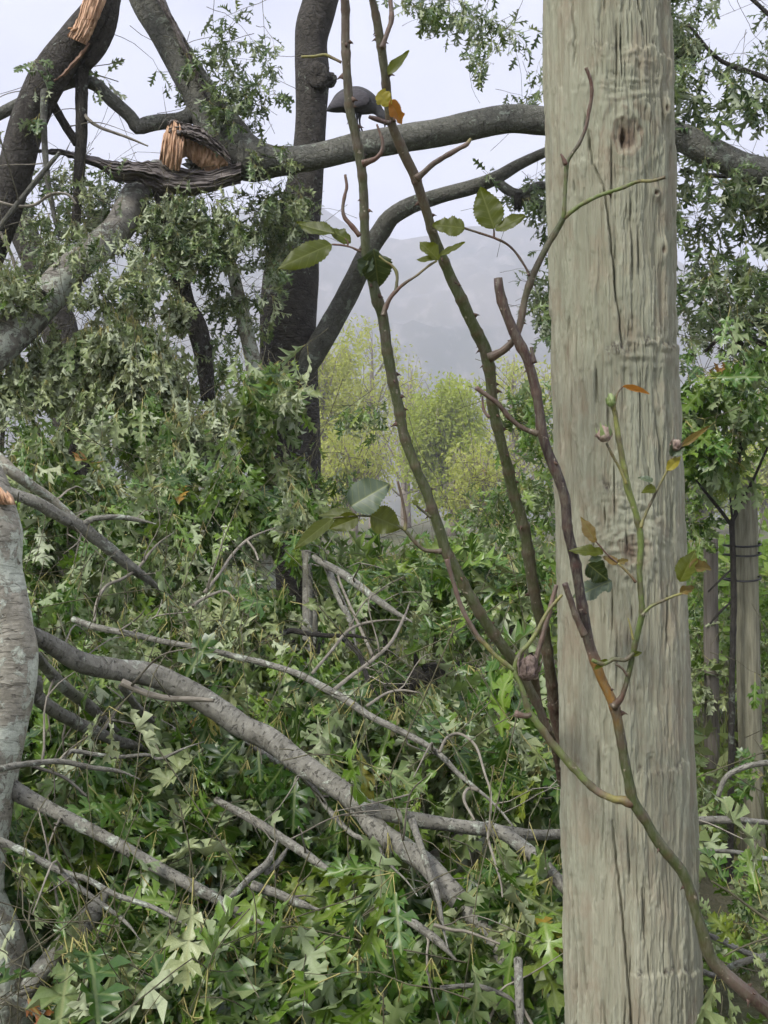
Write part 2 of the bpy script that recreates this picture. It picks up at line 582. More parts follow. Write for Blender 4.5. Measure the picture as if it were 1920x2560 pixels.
def leaf_template(rg, wilt, detail=True):
    """unit leaf along +y, stalk from 0 to s, blade to 1+s; returns verts, tris, uv, matidx"""
    V, T, UVs, MI = [], [], [], []
    st = 0.24 + 0.1 * rg.random()

    def add(x, y):
        V.append([x, y + st, 0.0])
        UVs.append([x, y])
        return len(V) - 1
    mids = {}

    def mid(y):
        k = round(y, 3)
        if k not in mids:
            mids[k] = add(0.0, y)
        return mids[k]
    wsc = 0.85 + 0.3 * rg.random()
    for side in (-1, 1):
        edges = [0.0, 0.30, 0.55, 0.77]
        tips = [(0.19, 0.20), (0.36, 0.49), (0.28, 0.74)]
        sin_ = [(0.02, 0.0), (0.055, 0.29), (0.06, 0.54), (0.045, 0.76)]
        prev = None
        for k in range(3):
            a, bb = sin_[k], sin_[k + 1]
            j = lambda s=0.02: rg.normal(0, s)
            tipx, tipy = tips[k][0] * wsc + j(), tips[k][1] + j()
            ma, mb, mc = mid(edges[k]), mid(edges[k + 1]), mid((edges[k] + edges[k + 1]) / 2)
            sa = add(side * a[0], a[1]) if prev is None else prev
            sb = add(side * bb[0], bb[1])
            prev = sb
            if detail:
                t1 = add(side * (tipx * 0.42), tipy - 0.070)
                t1b = add(side * (tipx * 0.74 + j()), tipy - 0.100 + j(0.012))
                tp = add(side * tipx * 1.04, tipy + 0.045)
                t2 = add(side * (tipx * 0.66), tipy + 0.005)
                t2b = add(side * (tipx * 0.62 + j()), tipy + 0.105 + j(0.012))
                t3 = add(side * (tipx * 0.30), tipy + 0.030)
                ring = [ma, sa, t1, t1b, tp, t2, t2b, t3, sb, mb]
            else:
                t1 = add(side * (tipx * 0.45), tipy - 0.075)
                tp = add(side * tipx * 1.05, tipy + 0.05)
                t2 = add(side * (tipx * 0.35), tipy + 0.045)
                ring = [ma, sa, t1, tp, t2, sb, mb]
            for q in range(len(ring) - 1):
                if ring[q] == ring[q + 1]:
                    continue
                T.append([mc, ring[q], ring[q + 1]] if side > 0 else [mc, ring[q + 1], ring[q]])
        # end lobe
        m3, m4 = mid(0.77), mid(1.03)
        if detail:
            e1 = add(side * (0.12 * wsc), 0.845)
            e2 = add(side * (0.16 * wsc + rg.normal(0, .015)), 0.93)
            e3 = add(side * 0.06, 0.925)
            m5 = mid(0.88)
            ring = [m3, prev, e1, e2, e3, m4]
        else:
            e2 = add(side * 0.13 * wsc, 0.9)
            m5 = mid(0.86)
            ring = [m3, prev, e2, m4]
        for q in range(len(ring) - 1):
            T.append([m5, ring[q], ring[q + 1]] if side > 0 else [m5, ring[q + 1], ring[q]])
    MI = [0] * len(T)
    V = np.array(V)
    # shape in space
    x, y = V[:, 0].copy(), V[:, 1].copy()
    yy = np.clip(y - st, 0, None)
    fold = rg.uniform(0.2, 1.0) if not wilt else rg.uniform(0.6, 1.8)
    bend = rg.uniform(-0.2, 1.5) if not wilt else rg.uniform(0.2, 1.6)
    twist = rg.normal(0, 0.4) if not wilt else rg.normal(0, 0.7)
    cup = rg.uniform(-2.0, 1.0) if not wilt else rg.uniform(-2.0, 1.0)
    ang = np.arctan(fold) * np.sign(x)
    ax = np.abs(x)
    nx = np.sign(x) * ax * np.cos(np.arctan(fold))
    nzv = ax * np.sin(np.arctan(fold)) + cup * ax * ax
    nzv = nzv + 0.05 * noise(x * 7 + 5, y * 7, 0, int(rg.integers(1e6))) * (1.6 if wilt else 1.0)
    tw = twist * yy
    x2 = nx * np.cos(tw) - nzv * np.sin(tw)
    z2 = nx * np.sin(tw) + nzv * np.cos(tw)
    a = bend * yy
    kk = max(abs(bend), 1e-3) * np.sign(bend if bend else 1)
    ys = st + np.sin(a) / kk
    zs = -(1 - np.cos(a)) / kk
    V2 = np.stack([x2, np.where(y < st, y, ys + np.sin(a) * z2), zs + np.cos(a) * z2], 1)
    # stalk: three sided
    s0 = len(V2)
    w = 0.011
    ring = np.array([[math.cos(q), 0, math.sin(q)] for q in (0.5, 2.6, 4.7)]) * w
    sag = rg.normal(0, 0.03)
    sv = np.vstack([ring + [0, 0, 0], ring * 0.7 + [0, st + 0.03, 0]])
    V2 = np.vstack([V2, sv])
    UVs += [[0.5, 0.0]] * 6
    for lv in (0,):
        for q in range(3):
            a0, a1 = s0 + lv + q, s0 + lv + (q + 1) % 3
            T += [[a0, a1, a1 + 3], [a0, a1 + 3, a0 + 3]]
            MI += [1, 1]
    return V2, np.array(T), np.array(UVs), np.array(MI)


rgt = np.random.default_rng(11)
T_FRESH = [leaf_template(rgt, False) for _ in range(12)]
T_WILT = [leaf_template(rgt, True) for _ in range(10)]
T_SMALL = [leaf_template(rgt, False, False) for _ in range(6)] + [leaf_template(rgt, True, False) for _ in range(6)]
TEMPLATES = T_FRESH + T_WILT + T_SMALL
IDX_FRESH = np.arange(0, 12)
IDX_WILT = np.arange(12, 22)
IDX_SM = np.arange(22, 28)
IDX_SM_W = np.arange(28, 34)


def unit(v):
    return v / (math.sqrt(v[0] * v[0] + v[1] * v[1] + v[2] * v[2]) + 1e-12)


def cross3(a, b):
    return np.array([a[1] * b[2] - a[2] * b[1], a[2] * b[0] - a[0] * b[2], a[0] * b[1] - a[1] * b[0]])


class Foliage:
    def __init__(s):
        s.t, s.m, s.p, s.sz, s.w = [], [], [], [], []
        s.twigs = []

    def leaf(s, ti, pos, a, nrm, size, w):
        a = unit(a)
        nrm = nrm - a * np.dot(nrm, a)
        nrm = unit(nrm)
        x = cross3(a, nrm)
        s.t.append(ti)
        s.m.append(np.stack([x, a, nrm], 1) * size)
        s.p.append(pos)
        s.sz.append(size)
        s.w.append(w)


def spray(fo, tip, d, Ln, nleaf, size, droop, wiltp, small=False, twig_r=0.0022, tail=0.35, sag=0.5):
    """a twig that ends at tip, with alternate leaves on its outer part and a tuft at the end"""
    d = unit(d)
    base = tip - d * Ln + np.array([0, 0, sag * Ln * 0.35])
    side = unit(cross3(d, R.normal(0, 1, 3)))
    n = 7
    ts = np.linspace(0, 1, n)
    pts = base[None] + (tip - base)[None] * ts[:, None] + side[None] * (np.sin(ts * np.pi) * Ln * R.normal(0, 0.10))[:, None] \
        + np.array([0, 0, 1.0])[None] * (np.sin(ts * np.pi) * Ln * 0.10 * sag)[:, None]
    pts[1:-1] += R.normal(0, Ln * 0.012, (n - 2, 3))
    if tail > 0 and R.random() < 0.18:
        back = pts[0] - unit(unit(pts[1] - pts[0]) + R.normal(0, 0.18, 3) + np.array([0, 0, 0.15])) * tail
        pts = np.vstack([back, (back + pts[0]) / 2 + R.normal(0, tail * 0.04, 3), pts])
    rad = np.linspace(twig_r * 1.2, twig_r * 0.5, len(pts))
    fo.twigs.append(np.column_stack([pts, rad]))
    wiltd = R.random() < wiltp
    ph = R.random() * 6.28
    ntuft = max(3, int(nleaf * 0.7))
    for k in range(nleaf):
        if k < ntuft:
            t = 1.0 - 0.05 * R.random()
        else:
            t = 0.35 + 0.6 * R.random()
        i = min(int(t * (n - 1)), n - 2)
        q = pts[-n:][i] * (1 - (t * (n - 1) - i)) + pts[-n:][i + 1] * (t * (n - 1) - i)
        td = unit(pts[-n:][i + 1] - pts[-n:][i])
        e1 = unit(cross3(td, (0.2, 0.1, 1)))
        e2 = cross3(td, e1)
        ph += 2.4
        rad_ = e1 * math.cos(ph) + e2 * math.sin(ph)
        a = td * (0.75 if k < ntuft else 0.45) + rad_ * R.uniform(0.5, 1.0) + np.array([0, 0, -1.0]) * droop * R.uniform(0.4, 1.2)
        w = wiltd if R.random() < 0.8 else (R.random() < wiltp)
        up = np.array([0, 0, 1.0]) + R.normal(0, 0.7 if not w else 1.0, 3) - np.array([0, 0.35, 0])
        sz = size * R.uniform(0.55, 1.2)
        if small:
            ti = R.choice(IDX_SM_W if w else IDX_SM)
        else:
            ti = R.choice(IDX_WILT if w else IDX_FRESH)
        fo.leaf(ti, q, a, up, sz, w)


POSTX = lambda py: (1358 + (py / 2560) * 58, 1675 + (py / 2560) * 80)


def finish(fo, parent, mats, nparts=300, minpx=24, twig_mat=None, xr=(0, 1920), yr=(0, 2560), label=None):
    """write the collected leaves: the largest in view as leaf objects, the rest as one foliage mesh"""
    for q in SIDE.get(parent.name, []):
        if len(q) == 4 and R.random() < 0.45:
            d = unit(q[-1, :3] - q[-2, :3])
            spray(fo, q[-1, :3] + d * 0.06, d, 0.08, int(R.integers(4, 8)), 0.13, 0.9, 0.35, twig_r=0.0013, tail=0)
    t = np.array(fo.t)
    m = np.array(fo.m)
    p = np.array(fo.p)
    w = np.array(fo.w)
    sz = np.array(fo.sz)
    ctr = p + m[:, :, 1] * 0.75
    pr = proj(ctr)
    keep = np.ones(len(t), bool)
    for (cp, cw, cd, share) in CLEAR:
        lo, hi = cp.min(0) - 60 - cw.max(), cp.max(0) + 60 + cw.max()
        ix = np.nonzero((pr[:, 0] > lo[0]) & (pr[:, 0] < hi[0]) & (pr[:, 1] > lo[1]) & (pr[:, 1] < hi[1]))[0]
        if not len(ix):
            continue
        dd = np.linalg.norm(pr[ix][:, None] - cp[None], axis=2)
        j = dd.argmin(1)
        hit = (dd[np.arange(len(ix)), j] < cw[j] + (0.22 if share < 0.95 else 0.42) * sz[ix] * F / ctr[ix, 1]) & (ctr[ix, 1] < cd[j] + 0.06)
        hit &= R.random(len(ix)) < share
        keep[ix[hit]] = False
    t, m, p, w, sz, ctr, pr = [q[keep] for q in (t, m, p, w, sz, ctr, pr)]
    pxs = sz * F / np.maximum(ctr[:, 1], 0.3)
    ok = (pr[:, 0] > xr[0] + 10) & (pr[:, 0] < xr[1] - 10) & (pr[:, 1] > yr[0] + 10) & (pr[:, 1] < yr[1] - 10) & (pxs > minpx)
    l, r = POSTX(pr[:, 1])
    ok &= ~((pr[:, 0] > l - 20) & (pr[:, 0] < r + 20) & (ctr[:, 1] > 1.7))
    cell = 26
    cx, cy = (pr[:, 0] // cell).astype(int), (pr[:, 1] // cell).astype(int)
    key = cx * 1000 + cy
    order = np.lexsort((ctr[:, 1], key))
    first = np.zeros(len(t), bool)
    ks = key[order]
    first[order[np.r_[True, ks[1:] != ks[:-1]]]] = True
    # also drop those that a nearer cell neighbour hides
    zb = {}
    for i in order:
        k = (cx[i], cy[i])
        zb[k] = min(zb.get(k, 1e9), ctr[i, 1])
    for i in np.nonzero(ok & first)[0]:
        near = min(zb.get((cx[i] + a, cy[i] + b), 1e9) for a in (-1, 0, 1) for b in (-1, 0, 1))
        if near < ctr[i, 1] - 0.5:
            first[i] = False
    cand = np.nonzero(ok & first)[0]
    cand = cand[np.argsort(-pxs[cand])][:nparts]
    sel = np.zeros(len(t), bool)
    sel[cand] = True
    base = BASE[parent.name]
    cache = {}
    for i in cand:
        k = (t[i], bool(w[i]))
        if k not in cache:
            V, T, uvv, mi = TEMPLATES[t[i]]
            cache[k] = make_mesh('leaf', V, T, [mats[1] if w[i] else mats[0], M_STALK], uv=uvv, mat_idx=mi)
        o = bpy.data.objects.new('leaf', cache[k])
        COL.objects.link(o)
        o.parent = parent
        mm = Matrix(m[i].tolist()).to_4x4()
        mm.translation = Vector((p[i] - base).tolist())
        o.matrix_local = mm
    # the rest
    vs, fs, us, ms_ = [], [], [], []
    off = 0
    for ti in np.unique(t):
        V, T, uvv, mi = TEMPLATES[ti]
        idx = np.nonzero((t == ti) & ~sel)[0]
        if not len(idx):
            continue
        pos = np.einsum('nij,vj->nvi', m[idx], V) + (p[idx] - base)[:, None, :]
        vs.append(pos.reshape(-1, 3))
        fs.append((T[None] + (np.arange(len(idx)) * len(V))[:, None, None] + off).reshape(-1, 3))
        us.append(np.tile(uvv, (len(idx), 1)))
        mi2 = np.tile(mi, (len(idx), 1))
        mi2 = np.where((mi2 == 0) & w[idx][:, None], 2, mi2)
        ms_.append(mi2.reshape(-1))
        off += len(V) * len(idx)
    o = link('foliage', make_mesh('foliage', np.concatenate(vs), np.concatenate(fs), [mats[0], M_STALK, mats[1]],
                                  uv=np.concatenate(us), mat_idx=np.concatenate(ms_)), parent)
    o['kind'] = 'stuff'
    write_twigs(fo.twigs, parent, twig_mat or M_SHOOT)
    write_twigs(SIDE.get(parent.name, []), parent, M_TWIG, 5, 0.03, 'side_twigs')
    return len(t), len(cand)


def write_twigs(tw, parent, mat, sides=4, step=0.06, name='twigs'):
    if not tw:
        return
    vs, f4, f3, us = [], [], [], []
    off = 0
    base = BASE[parent.name]
    for q in tw:
        pth = catmull(q, step)
        v, fl, uv = tube(pth, sides, 0, 0, True)
        vs.append(v - base)
        us.append(uv)
        f4.append(fl[0] + off)
        f3 += [x + off for x in fl[1:]]
        off += len(v)
    o = link(name, make_mesh(name, np.concatenate(vs), [np.concatenate(f4), np.concatenate(f3)], [mat], uv=np.concatenate(us)), parent)
    o['kind'] = 'stuff'


def fill(fo, n, poly, Dfun, size, droop, wiltp, small=False, Ln=(0.16, 0.36), nl=(7, 13), dirb=(0, -0.5, -0.2), dirn=0.7, tail=0.35, twig_r=0.0013, sag=0.5, clump=3.2):
    """n sprays with tips seen inside the polygon poly (pixels) at depth Dfun(px, py)"""
    poly = np.array(poly, float)
    lo, hi = poly.min(0), poly.max(0)
    k = 0
    while k < n:
        x, y = R.uniform(lo[0], hi[0]), R.uniform(lo[1], hi[1])
        ins = False
        j = len(poly) - 1
        for i in range(len(poly)):
            if (poly[i, 1] > y) != (poly[j, 1] > y) and x < (poly[j, 0] - poly[i, 0]) * (y - poly[i, 1]) / (poly[j, 1] - poly[i, 1]) + poly[i, 0]:
                ins = not ins
            j = i
        if not ins:
            continue
        D = Dfun(x, y)
        tip = P(x, y, D)
        if noise(tip[0] * clump, tip[1] * clump, tip[2] * clump, 91) + 0.45 * R.random() < 0.32:
            continue
        k += 1
        if tip[2] < 0.03:
            tip[2] = 0.03 + R.random() * 0.1
        d = np.array(dirb) + R.normal(0, dirn, 3)
        spray(fo, tip, d, R.uniform(*Ln), int(R.integers(nl[0], nl[1] + 1)), size, droop, wiltp, small, twig_r, tail, sag)


def lerpD(ys, Ds, thick):
    """depth by image row (nearest surface of the heap) plus a random thickness behind it"""
    def f(x, y):
        return 1.0 / np.interp(y, ys, [1.0 / d for d in Ds]) + thick * R.random() ** 1.3
    return f



# ================================================================== large structure
HEAP_Y = [700, 850, 1000, 1150, 1300, 1500, 1750, 2000, 2300, 2560, 3000]
HEAP_D = [6.2, 5.8, 5.2, 4.7, 4.25, 3.7, 3.1, 2.65, 2.2, 1.95, 1.7]


def heapD(y):
    return 1.0 / np.interp(y, HEAP_Y, [1.0 / d for d in HEAP_D])


def hp(pts, off=0.1):
    """stem points that lie on the heap, at off metres behind its surface"""
    return [(a[0], a[1], a[2], float(heapD(a[1])) + (off if len(a) < 4 else a[3])) for a in pts]


# ground ------------------------------------------------------------
def build_ground():
    m, t, b, out = new_mat("ground_soil")
    v = obj_vec(t)
    n1 = noise_tex(t, v, 0.35, 5, 0.6)
    n2 = noise_tex(t, v, 6, 6, 0.65)
    n3 = noise_tex(t, v, 45, 4, 0.7)
    c = ramp(t, n2, [(0.3, (0.05, 0.04, 0.028)), (0.7, (0.13, 0.105, 0.07))])
    c = mixc(t, ramp(t, n1, [(0.38, 0.0), (0.6, 0.8)]), c, (0.11, 0.14, 0.045))
    c = mixc(t, ramp(t, n3, [(0.5, 0.0), (0.8, 0.6)]), c, (0.22, 0.19, 0.11))
    L(t, c, b.inputs['Base Color'])
    setin(b, Roughness=0.95)
    bump(t, b, mth(t, 'ADD', n2, n3), 0.8, 0.03)
    xs = np.unique(np.concatenate([np.linspace(-8, 8, 65), np.linspace(-60, 60, 41), np.linspace(-1900, 1900, 31)]))
    ys = np.unique(np.concatenate([np.linspace(-4, 14, 73), np.linspace(14, 90, 31), np.linspace(-380, 2300, 31)]))
    X, Y = np.meshgrid(xs, ys)
    near = np.exp(-((X / 30) ** 2 + ((Y - 5) / 30) ** 2))
    Z = 0.06 * fbm(X * 0.9, Y * 0.9, 0, 3, 3) * near
    nx, ny = len(xs), len(ys)
    V = np.stack([X, Y, Z], -1).reshape(-1, 3)
    i = (np.arange(ny - 1)[:, None] * nx + np.arange(nx - 1)[None]).reshape(-1)
    Fc = np.stack([i, i + 1, i + 1 + nx, i + nx], 1)
    o = link('ground', make_mesh('ground', V, Fc, [m]))
    o['kind'] = 'structure'


build_ground()


# mountain ----------------------------------------------------------
def build_mountain():
    m, t, b, out = new_mat("mountain_slope")
    v = obj_vec(t)
    n1 = noise_tex(t, v, 0.012, 7, 0.62)
    n2 = noise_tex(t, mapping(t, v, (1, 0.3, 0.5)), 0.09, 6, 0.65)
    c = ramp(t, n1, [(0.35, (0.045, 0.06, 0.035)), (0.65, (0.12, 0.115, 0.08))])
    c = mixc(t, ramp(t, n2, [(0.5, 0.0), (0.72, 0.9)]), c, (0.25, 0.23, 0.20))
    L(t, c, b.inputs['Base Color'])
    setin(b, Roughness=1.0)
    ny, nx = 90, 220
    th = np.linspace(-1.15, 1.15, nx)
    ridge = np.interp(np.tan(th) * F + 960, [-3000, -600, 300, 560, 780, 880, 1010, 1120, 1300, 1500, 1800, 2400, 5000],
                      [400, 620, 575, 530, 500, 560, 585, 560, 540, 590, 690, 640, 420])
    s = np.linspace(0, 1.25, ny)
    V = np.zeros((ny, nx, 3))
    for k, q in enumerate(s):
        d = 330 + 620 * q
        hr = (1280 - ridge) / F * 950 + CZ
        prof = np.where(q < 1.0, 0.30 * q + 0.70 * q ** 1.7, 1.0 - (q - 1.0) * 0.8)
        z = hr * prof - 0.5
        x = np.tan(th) * d
        z = z + (14 * fbm(x * 0.012, d * 0.012, 0, 5, 5) + 5 * fbm(x * 0.05, d * 0.05, 0, 9, 4)) * min(q * 3, 1) * (0.35 if 0.9 < q < 1.1 else 1)
        V[k] = np.stack([x, np.full(nx, d), z], -1)
    V[0, :, 2] = -0.6
    i = (np.arange(ny - 1)[:, None] * nx + np.arange(nx - 1)[None]).reshape(-1)
    Fc = np.stack([i, i + 1, i + 1 + nx, i + nx], 1)
    o = link('mountain', make_mesh('mountain', V.reshape(-1, 3), Fc, [m]))
    o['kind'] = 'structure'
    return V[..., 2].max()


ZTOP = build_mountain()


# ================================================================== the big post in front
def build_post():
    m, t, b, out = new_mat("weathered_treated_pine")
    v = obj_vec(t)
    g1 = noise_tex(t, mapping(t, v, (1, 1, 0.045)), 130, 5, 0.6, 0.2)
    g2 = noise_tex(t, mapping(t, v, (1, 1, 0.02)), 420, 4, 0.6)
    big = noise_tex(t, mapping(t, v, (1, 1, 0.45)), 7, 5, 0.6)
    pat = noise_tex(t, mapping(t, v, (1, 1, 0.6), (4, 1, 2)), 22, 5, 0.65)
    c = ramp(t, g1, [(0.25, (0.18, 0.17, 0.115)), (0.5, (0.315, 0.32, 0.228)), (0.75, (0.46, 0.465, 0.35))])
    c = mixc(t, ramp(t, big, [(0.42, 0.0), (0.60, 0.85)]), c, (0.25, 0.275, 0.195))        # greenish treatment
    c = mixc(t, ramp(t, pat, [(0.50, 0.0), (0.66, 0.75)]), c, (0.27, 0.22, 0.15))         # brown weathering
    c = mixc(t, ramp(t, g2, [(0.52, 0.0), (0.70, 0.7)]), c, (0.17, 0.145, 0.10))           # dark fibres
    sp = noise_tex(t, mapping(t, v, (1, 1, 0.12)), 95, 4, 0.7)
    c = mixc(t, ramp(t, sp, [(0.63, 0.0), (0.70, 0.55)]), c, (0.15, 0.115, 0.08))
    ly = N(t, "Attribute", attribute_name="layer")
    c = mixc(t, mth(t, 'MULTIPLY', ly.outputs['Fac'], 0.55), mixc(t, 0.35, c, (0.24, 0.205, 0.14)), mixc(t, 0.45, c, (0.44, 0.44, 0.325)))
    at = N(t, "Attribute", attribute_name="knotwood")
    c = mixc(t, at.outputs['Fac'], c, (0.16, 0.10, 0.065))
    a2 = N(t, "Attribute", attribute_name="mould_and_holes")
    mn = noise_tex(t, mapping(t, v, (1, 1, 0.6)), 160, 4, 0.7)
    c = mixc(t, mth(t, 'MULTIPLY', a2.outputs['Fac'], ramp(t, mn, [(0.4, 0.0), (0.6, 1.0)])), c, (0.06, 0.05, 0.04))
    L(t, c, b.inputs['Base Color'])
    setin(b, Roughness=0.88)
    b.inputs['Specular IOR Level'].default_value = 0.25
    bump(t, b, mth(t, 'ADD', g1, mth(t, 'MULTIPLY', g2, 0.5)), 0.7, 0.0025)

    D = 1.72
    rows = np.concatenate([[-0.25, 0.0, 0.3, 0.55], np.linspace(0.62, 2.38, 720), [2.5, 2.62, 2.70]])
    # columns: dense on the side towards the camera
    a = np.linspace(-1, 1, 421)[:-1]
    th = -np.pi / 2 + np.pi * (0.62 * a + 0.38 * a ** 3)
    py = 1280 - (rows - CZ) * F / D
    cx = np.interp(py, [-600, 0, 300, 900, 1200, 1500, 2000, 2560, 4000], [1502, 1516.5, 1521, 1536, 1546, 1555, 1569, 1582, 1610])
    wd = np.interp(py, [-600, 0, 300, 600, 900, 1200, 1500, 2000, 2300, 2560, 4000], [314, 317, 320, 312, 310, 318, 321, 333, 339, 338, 350])
    ax = (cx - 960) / F * D
    rad = wd / 2 * D / F * 0.995 - 0.0026
    TH, PY = np.meshgrid(th, py)
    AX, RAD, ZZ = ax[:, None], rad[:, None], rows[:, None]
    # picture position of the plain cylinder, used to lay the marks out round the post
    PX = 960 + F * (AX + RAD * np.cos(TH)) / (D + RAD * np.sin(TH))
    front = np.sin(TH) < 0.15
    S = TH * 0.5 * 330          # arc, pixels
    h = 0.0022 * fbm(np.cos(TH) * 1.5, np.sin(TH) * 1.5, ZZ * 3, 1, 3)
    h += 0.0011 * fbm(S / 16, PY / 260, 0, 4, 4)
    gr = 1 - np.abs(noise(S / 7, PY / 170, 3.3, 8))
    h -= 0.0013 * sstep(0.72, 1.0, gr) * (0.5 + 0.5 * noise(S / 40, PY / 200, 0, 12))
    rgh = sstep(0.1, 0.6, fbm(S / 50, PY / 170, 0, 21, 3))
    h += 0.0011 * rgh * noise(S / 5, PY / 28, 0, 22)
    f1 = fbm(S / 20, PY / 150, 2.2, 61, 4)
    f2 = fbm(S / 9, PY / 75, 5.2, 63, 4)
    lay = sstep(-0.05, 0.05, f1)
    h += 0.0016 * lay + 0.0010 * sstep(-0.06, 0.06, f2) + 0.0012 * sstep(0.25, 0.33, f1)
    h += 0.0006 * noise(S / 3.2, PY / 40, 0, 66) + 0.0005 * noise(S / 4, PY / 9, 0, 67) * lay
    mould_and_holes = np.zeros_like(h)
    knot = np.zeros_like(h)

    def wob(sd, ampl=10, sc=22):
        return 1.6 * ampl * noise(PX / (sc * 2), sd * 3.1, 0, sd) + ampl * noise(PX / (sc * 0.45), sd, 0, sd + 1) + 0.8 * ampl * noise(PX / (sc * 0.18), sd, 0, sd + 2)

    def ledge(y, x0, x1, dh, hgt, sd):
        """fibres end at a ragged edge: proud below, falling away over hgt"""
        nonlocal h, mould_and_holes
        e = PY - (y + wob(sd, 9))
        mask = sstep(x0 - 18, x0 + 18, PX) * (1 - sstep(x1 - 18, x1 + 18, PX)) * front
        h += mask * dh * sstep(-3, 3, e) * (1 - sstep(0, hgt, e))
        mould_and_holes += mask * np.exp(-((e + 4) / 12.0) ** 2) * sstep(-0.3, 0.5, noise(PX / 16, PY / 20, 0, sd + 5))

    ledge(182, 1475, 1680, 0.0035, 130, 31)
    ledge(445, 1395, 1500, 0.002, 60, 32)
    ledge(878, 1540, 1700, 0.0045, 90, 33)
    ledge(905, 1510, 1570, 0.003, 50, 34)
    ledge(1220, 1500, 1560, 0.002, 60, 35)
    ledge(1880, 1590, 1720, 0.003, 150, 36)
    ledge(2378, 1580, 1740, 0.0035, 200, 37)
    ledge(150, 1420, 1455, 0.002, 40, 38)
    # wrinkles of bark between the ledge and the upper knot, and round the lower knot
    w1 = np.exp(-(((PX - 1565) / 105) ** 2 + ((PY - 255) / 75) ** 2) ** 2) * front
    yy = PY + 26 * ((PX - 1565) / 100) ** 2
    h += w1 * 0.0030 * (np.abs(noise(PX / 26, yy / 11, 0, 41)) - 0.3)
    w2 = np.exp(-(((PX - 1565) / 100) ** 2 + ((PY - 1325) / 115) ** 2) ** 2) * front
    yy = PY - 30 * ((PX - 1560) / 90) ** 2 + 14 * noise(PX / 60, PY / 60, 0, 44)
    h += w2 * (0.0015 * np.sin(yy / 4.2 + 6.0 * noise(PX / 45, PY / 35, 0, 42)) * sstep(-0.2, 0.7, noise(PX / 32, PY / 18, 1, 43)) + 0.0016 * noise(PX / 14, yy / 6, 0, 47))
    w3 = np.exp(-(((PX - 1600) / 90) ** 2 + ((PY - 900) / 45) ** 2)) * front
    h += w3 * 0.0030 * noise(PX / 20, PY / 12, 0, 45)
    # knots

    def knot_at(x, y, rx, ry, hole, ring):
        nonlocal h, knot, mould_and_holes
        q = np.sqrt(((PX - x) / rx) ** 2 + ((PY - y) / ry) ** 2) + 0.12 * noise(PX / 18, PY / 18, 0, int(x))
        h += front * (0.006 * np.exp(-(q / 1.3) ** 2) - hole * np.exp(-(q / 0.42) ** 2))
        h += front * ring * np.sin(q * 13) * np.exp(-(q / 1.2) ** 2)
        knot = np.maximum(knot, front * (1 - sstep(0.12, 0.62, q)) * 0.8)
        knot = np.maximum(knot, front * 0.45 * sstep(0.35, 0.9, np.sin(q * 15 + 2 * noise(PX / 25, PY / 25, 0, 7))) * (1 - sstep(0.7, 1.25, q)) * (ring > 0))
        mould_and_holes += front * np.exp(-(q / 0.3) ** 2)  # the dark colour also fills the middle of each knot hole
    knot_at(1568, 392, 62, 88, 0.013, 0.0012)
    knot_at(1558, 402, 15, 44, 0.014, 0.0)
    knot_at(1572, 1372, 50, 55, 0.005, 0.0008)
    knot_at(1635, 522, 10, 12, 0.007, 0.0)
    knot_at(1652, 655, 7, 22, 0.007, 0.0)
    knot_at(1660, 312, 6, 18, 0.006, 0.0)
    # drying cracks

    def crack(pts, w, dep):
        nonlocal h
        pts = np.array(pts, float)
        xc = np.interp(PY, pts[:, 1], pts[:, 0]) + 2.0 * noise(PY / 18, w, 0, int(pts[0, 0]))
        inside = sstep(pts[0, 1], pts[0, 1] + 40, PY) * (1 - sstep(pts[-1, 1] - 40, pts[-1, 1], PY))
        h -= front * inside * dep * np.exp(-((PX - xc) / w) ** 2)
    crack([(1586, -200), (1590, 40), (1612, 165)], 1.9, 0.008)
    crack([(1462, 320), (1466, 360), (1482, 456), (1510, 510), (1525, 608), (1534, 716), (1558, 900)], 2.1, 0.009)
    crack([(1528, 2000), (1549, 2166), (1564, 2322), (1590, 2600)], 2.3, 0.009)
    crack([(1424, -200), (1428, 10), (1437, 140), (1436, 230)], 1.8, 0.006)
    crack([(1441, 2180), (1455, 2330), (1470, 2460)], 2.6, 0.007)
    crack([(1428, 2150), (1438, 2330), (1446, 2600)], 2.2, 0.006)
    crack([(1406, 420), (1412, 620), (1420, 780)], 1.7, 0.004)
    crack([(1640, 1020), (1650, 1120), (1652, 1210)], 2.6, 0.005)
    rr = np.random.default_rng(5)
    for k in range(110):
        x, y = rr.uniform(1350, 1745), rr.uniform(-60, 2600)
        ln, w_ = rr.uniform(30, 230), rr.uniform(1.2, 2.6)
        sel = np.nonzero((py > y - 10) & (py < y + ln + 10))[0]
        if not len(sel):
            continue
        a0, a1 = sel[0], sel[-1] + 1
        sub = (slice(a0, a1), slice(None))
        e = np.sin(np.clip((PY[sub] - y) / ln, 0, 1) * np.pi)
        xc = x + 8 * (PY[sub] - y) / ln * rr.normal(0, 0.5)
        h[sub] -= front[sub] * e * rr.uniform(0.002, 0.009) * np.exp(-((PX[sub] - xc) / w_) ** 2)
    rr_ = RAD + h
    X = AX + rr_ * np.cos(TH)
    Y = D + rr_ * np.sin(TH)
    Z = np.broadcast_to(ZZ, X.shape)
    nr, nc = X.shape
    V = np.stack([X, Y, Z], -1).reshape(-1, 3)
    i0 = np.arange(nr - 1)[:, None] * nc
    j = np.arange(nc)[None]
    j1 = (np.arange(nc) + 1)[None] % nc
    Fq = np.stack([i0 + j, i0 + j1, i0 + nc + j1, i0 + nc + j], -1).reshape(-1, 4)
    V = np.vstack([V, [ax[-1], D, rows[-1] + 0.004]])
    top = len(V) - 1
    k = np.arange(nc)
    Ft = np.stack([(nr - 1) * nc + k, (nr - 1) * nc + (k + 1) % nc, np.full(nc, top)], 1)
    base = np.array([ax[1], D, 0.0])
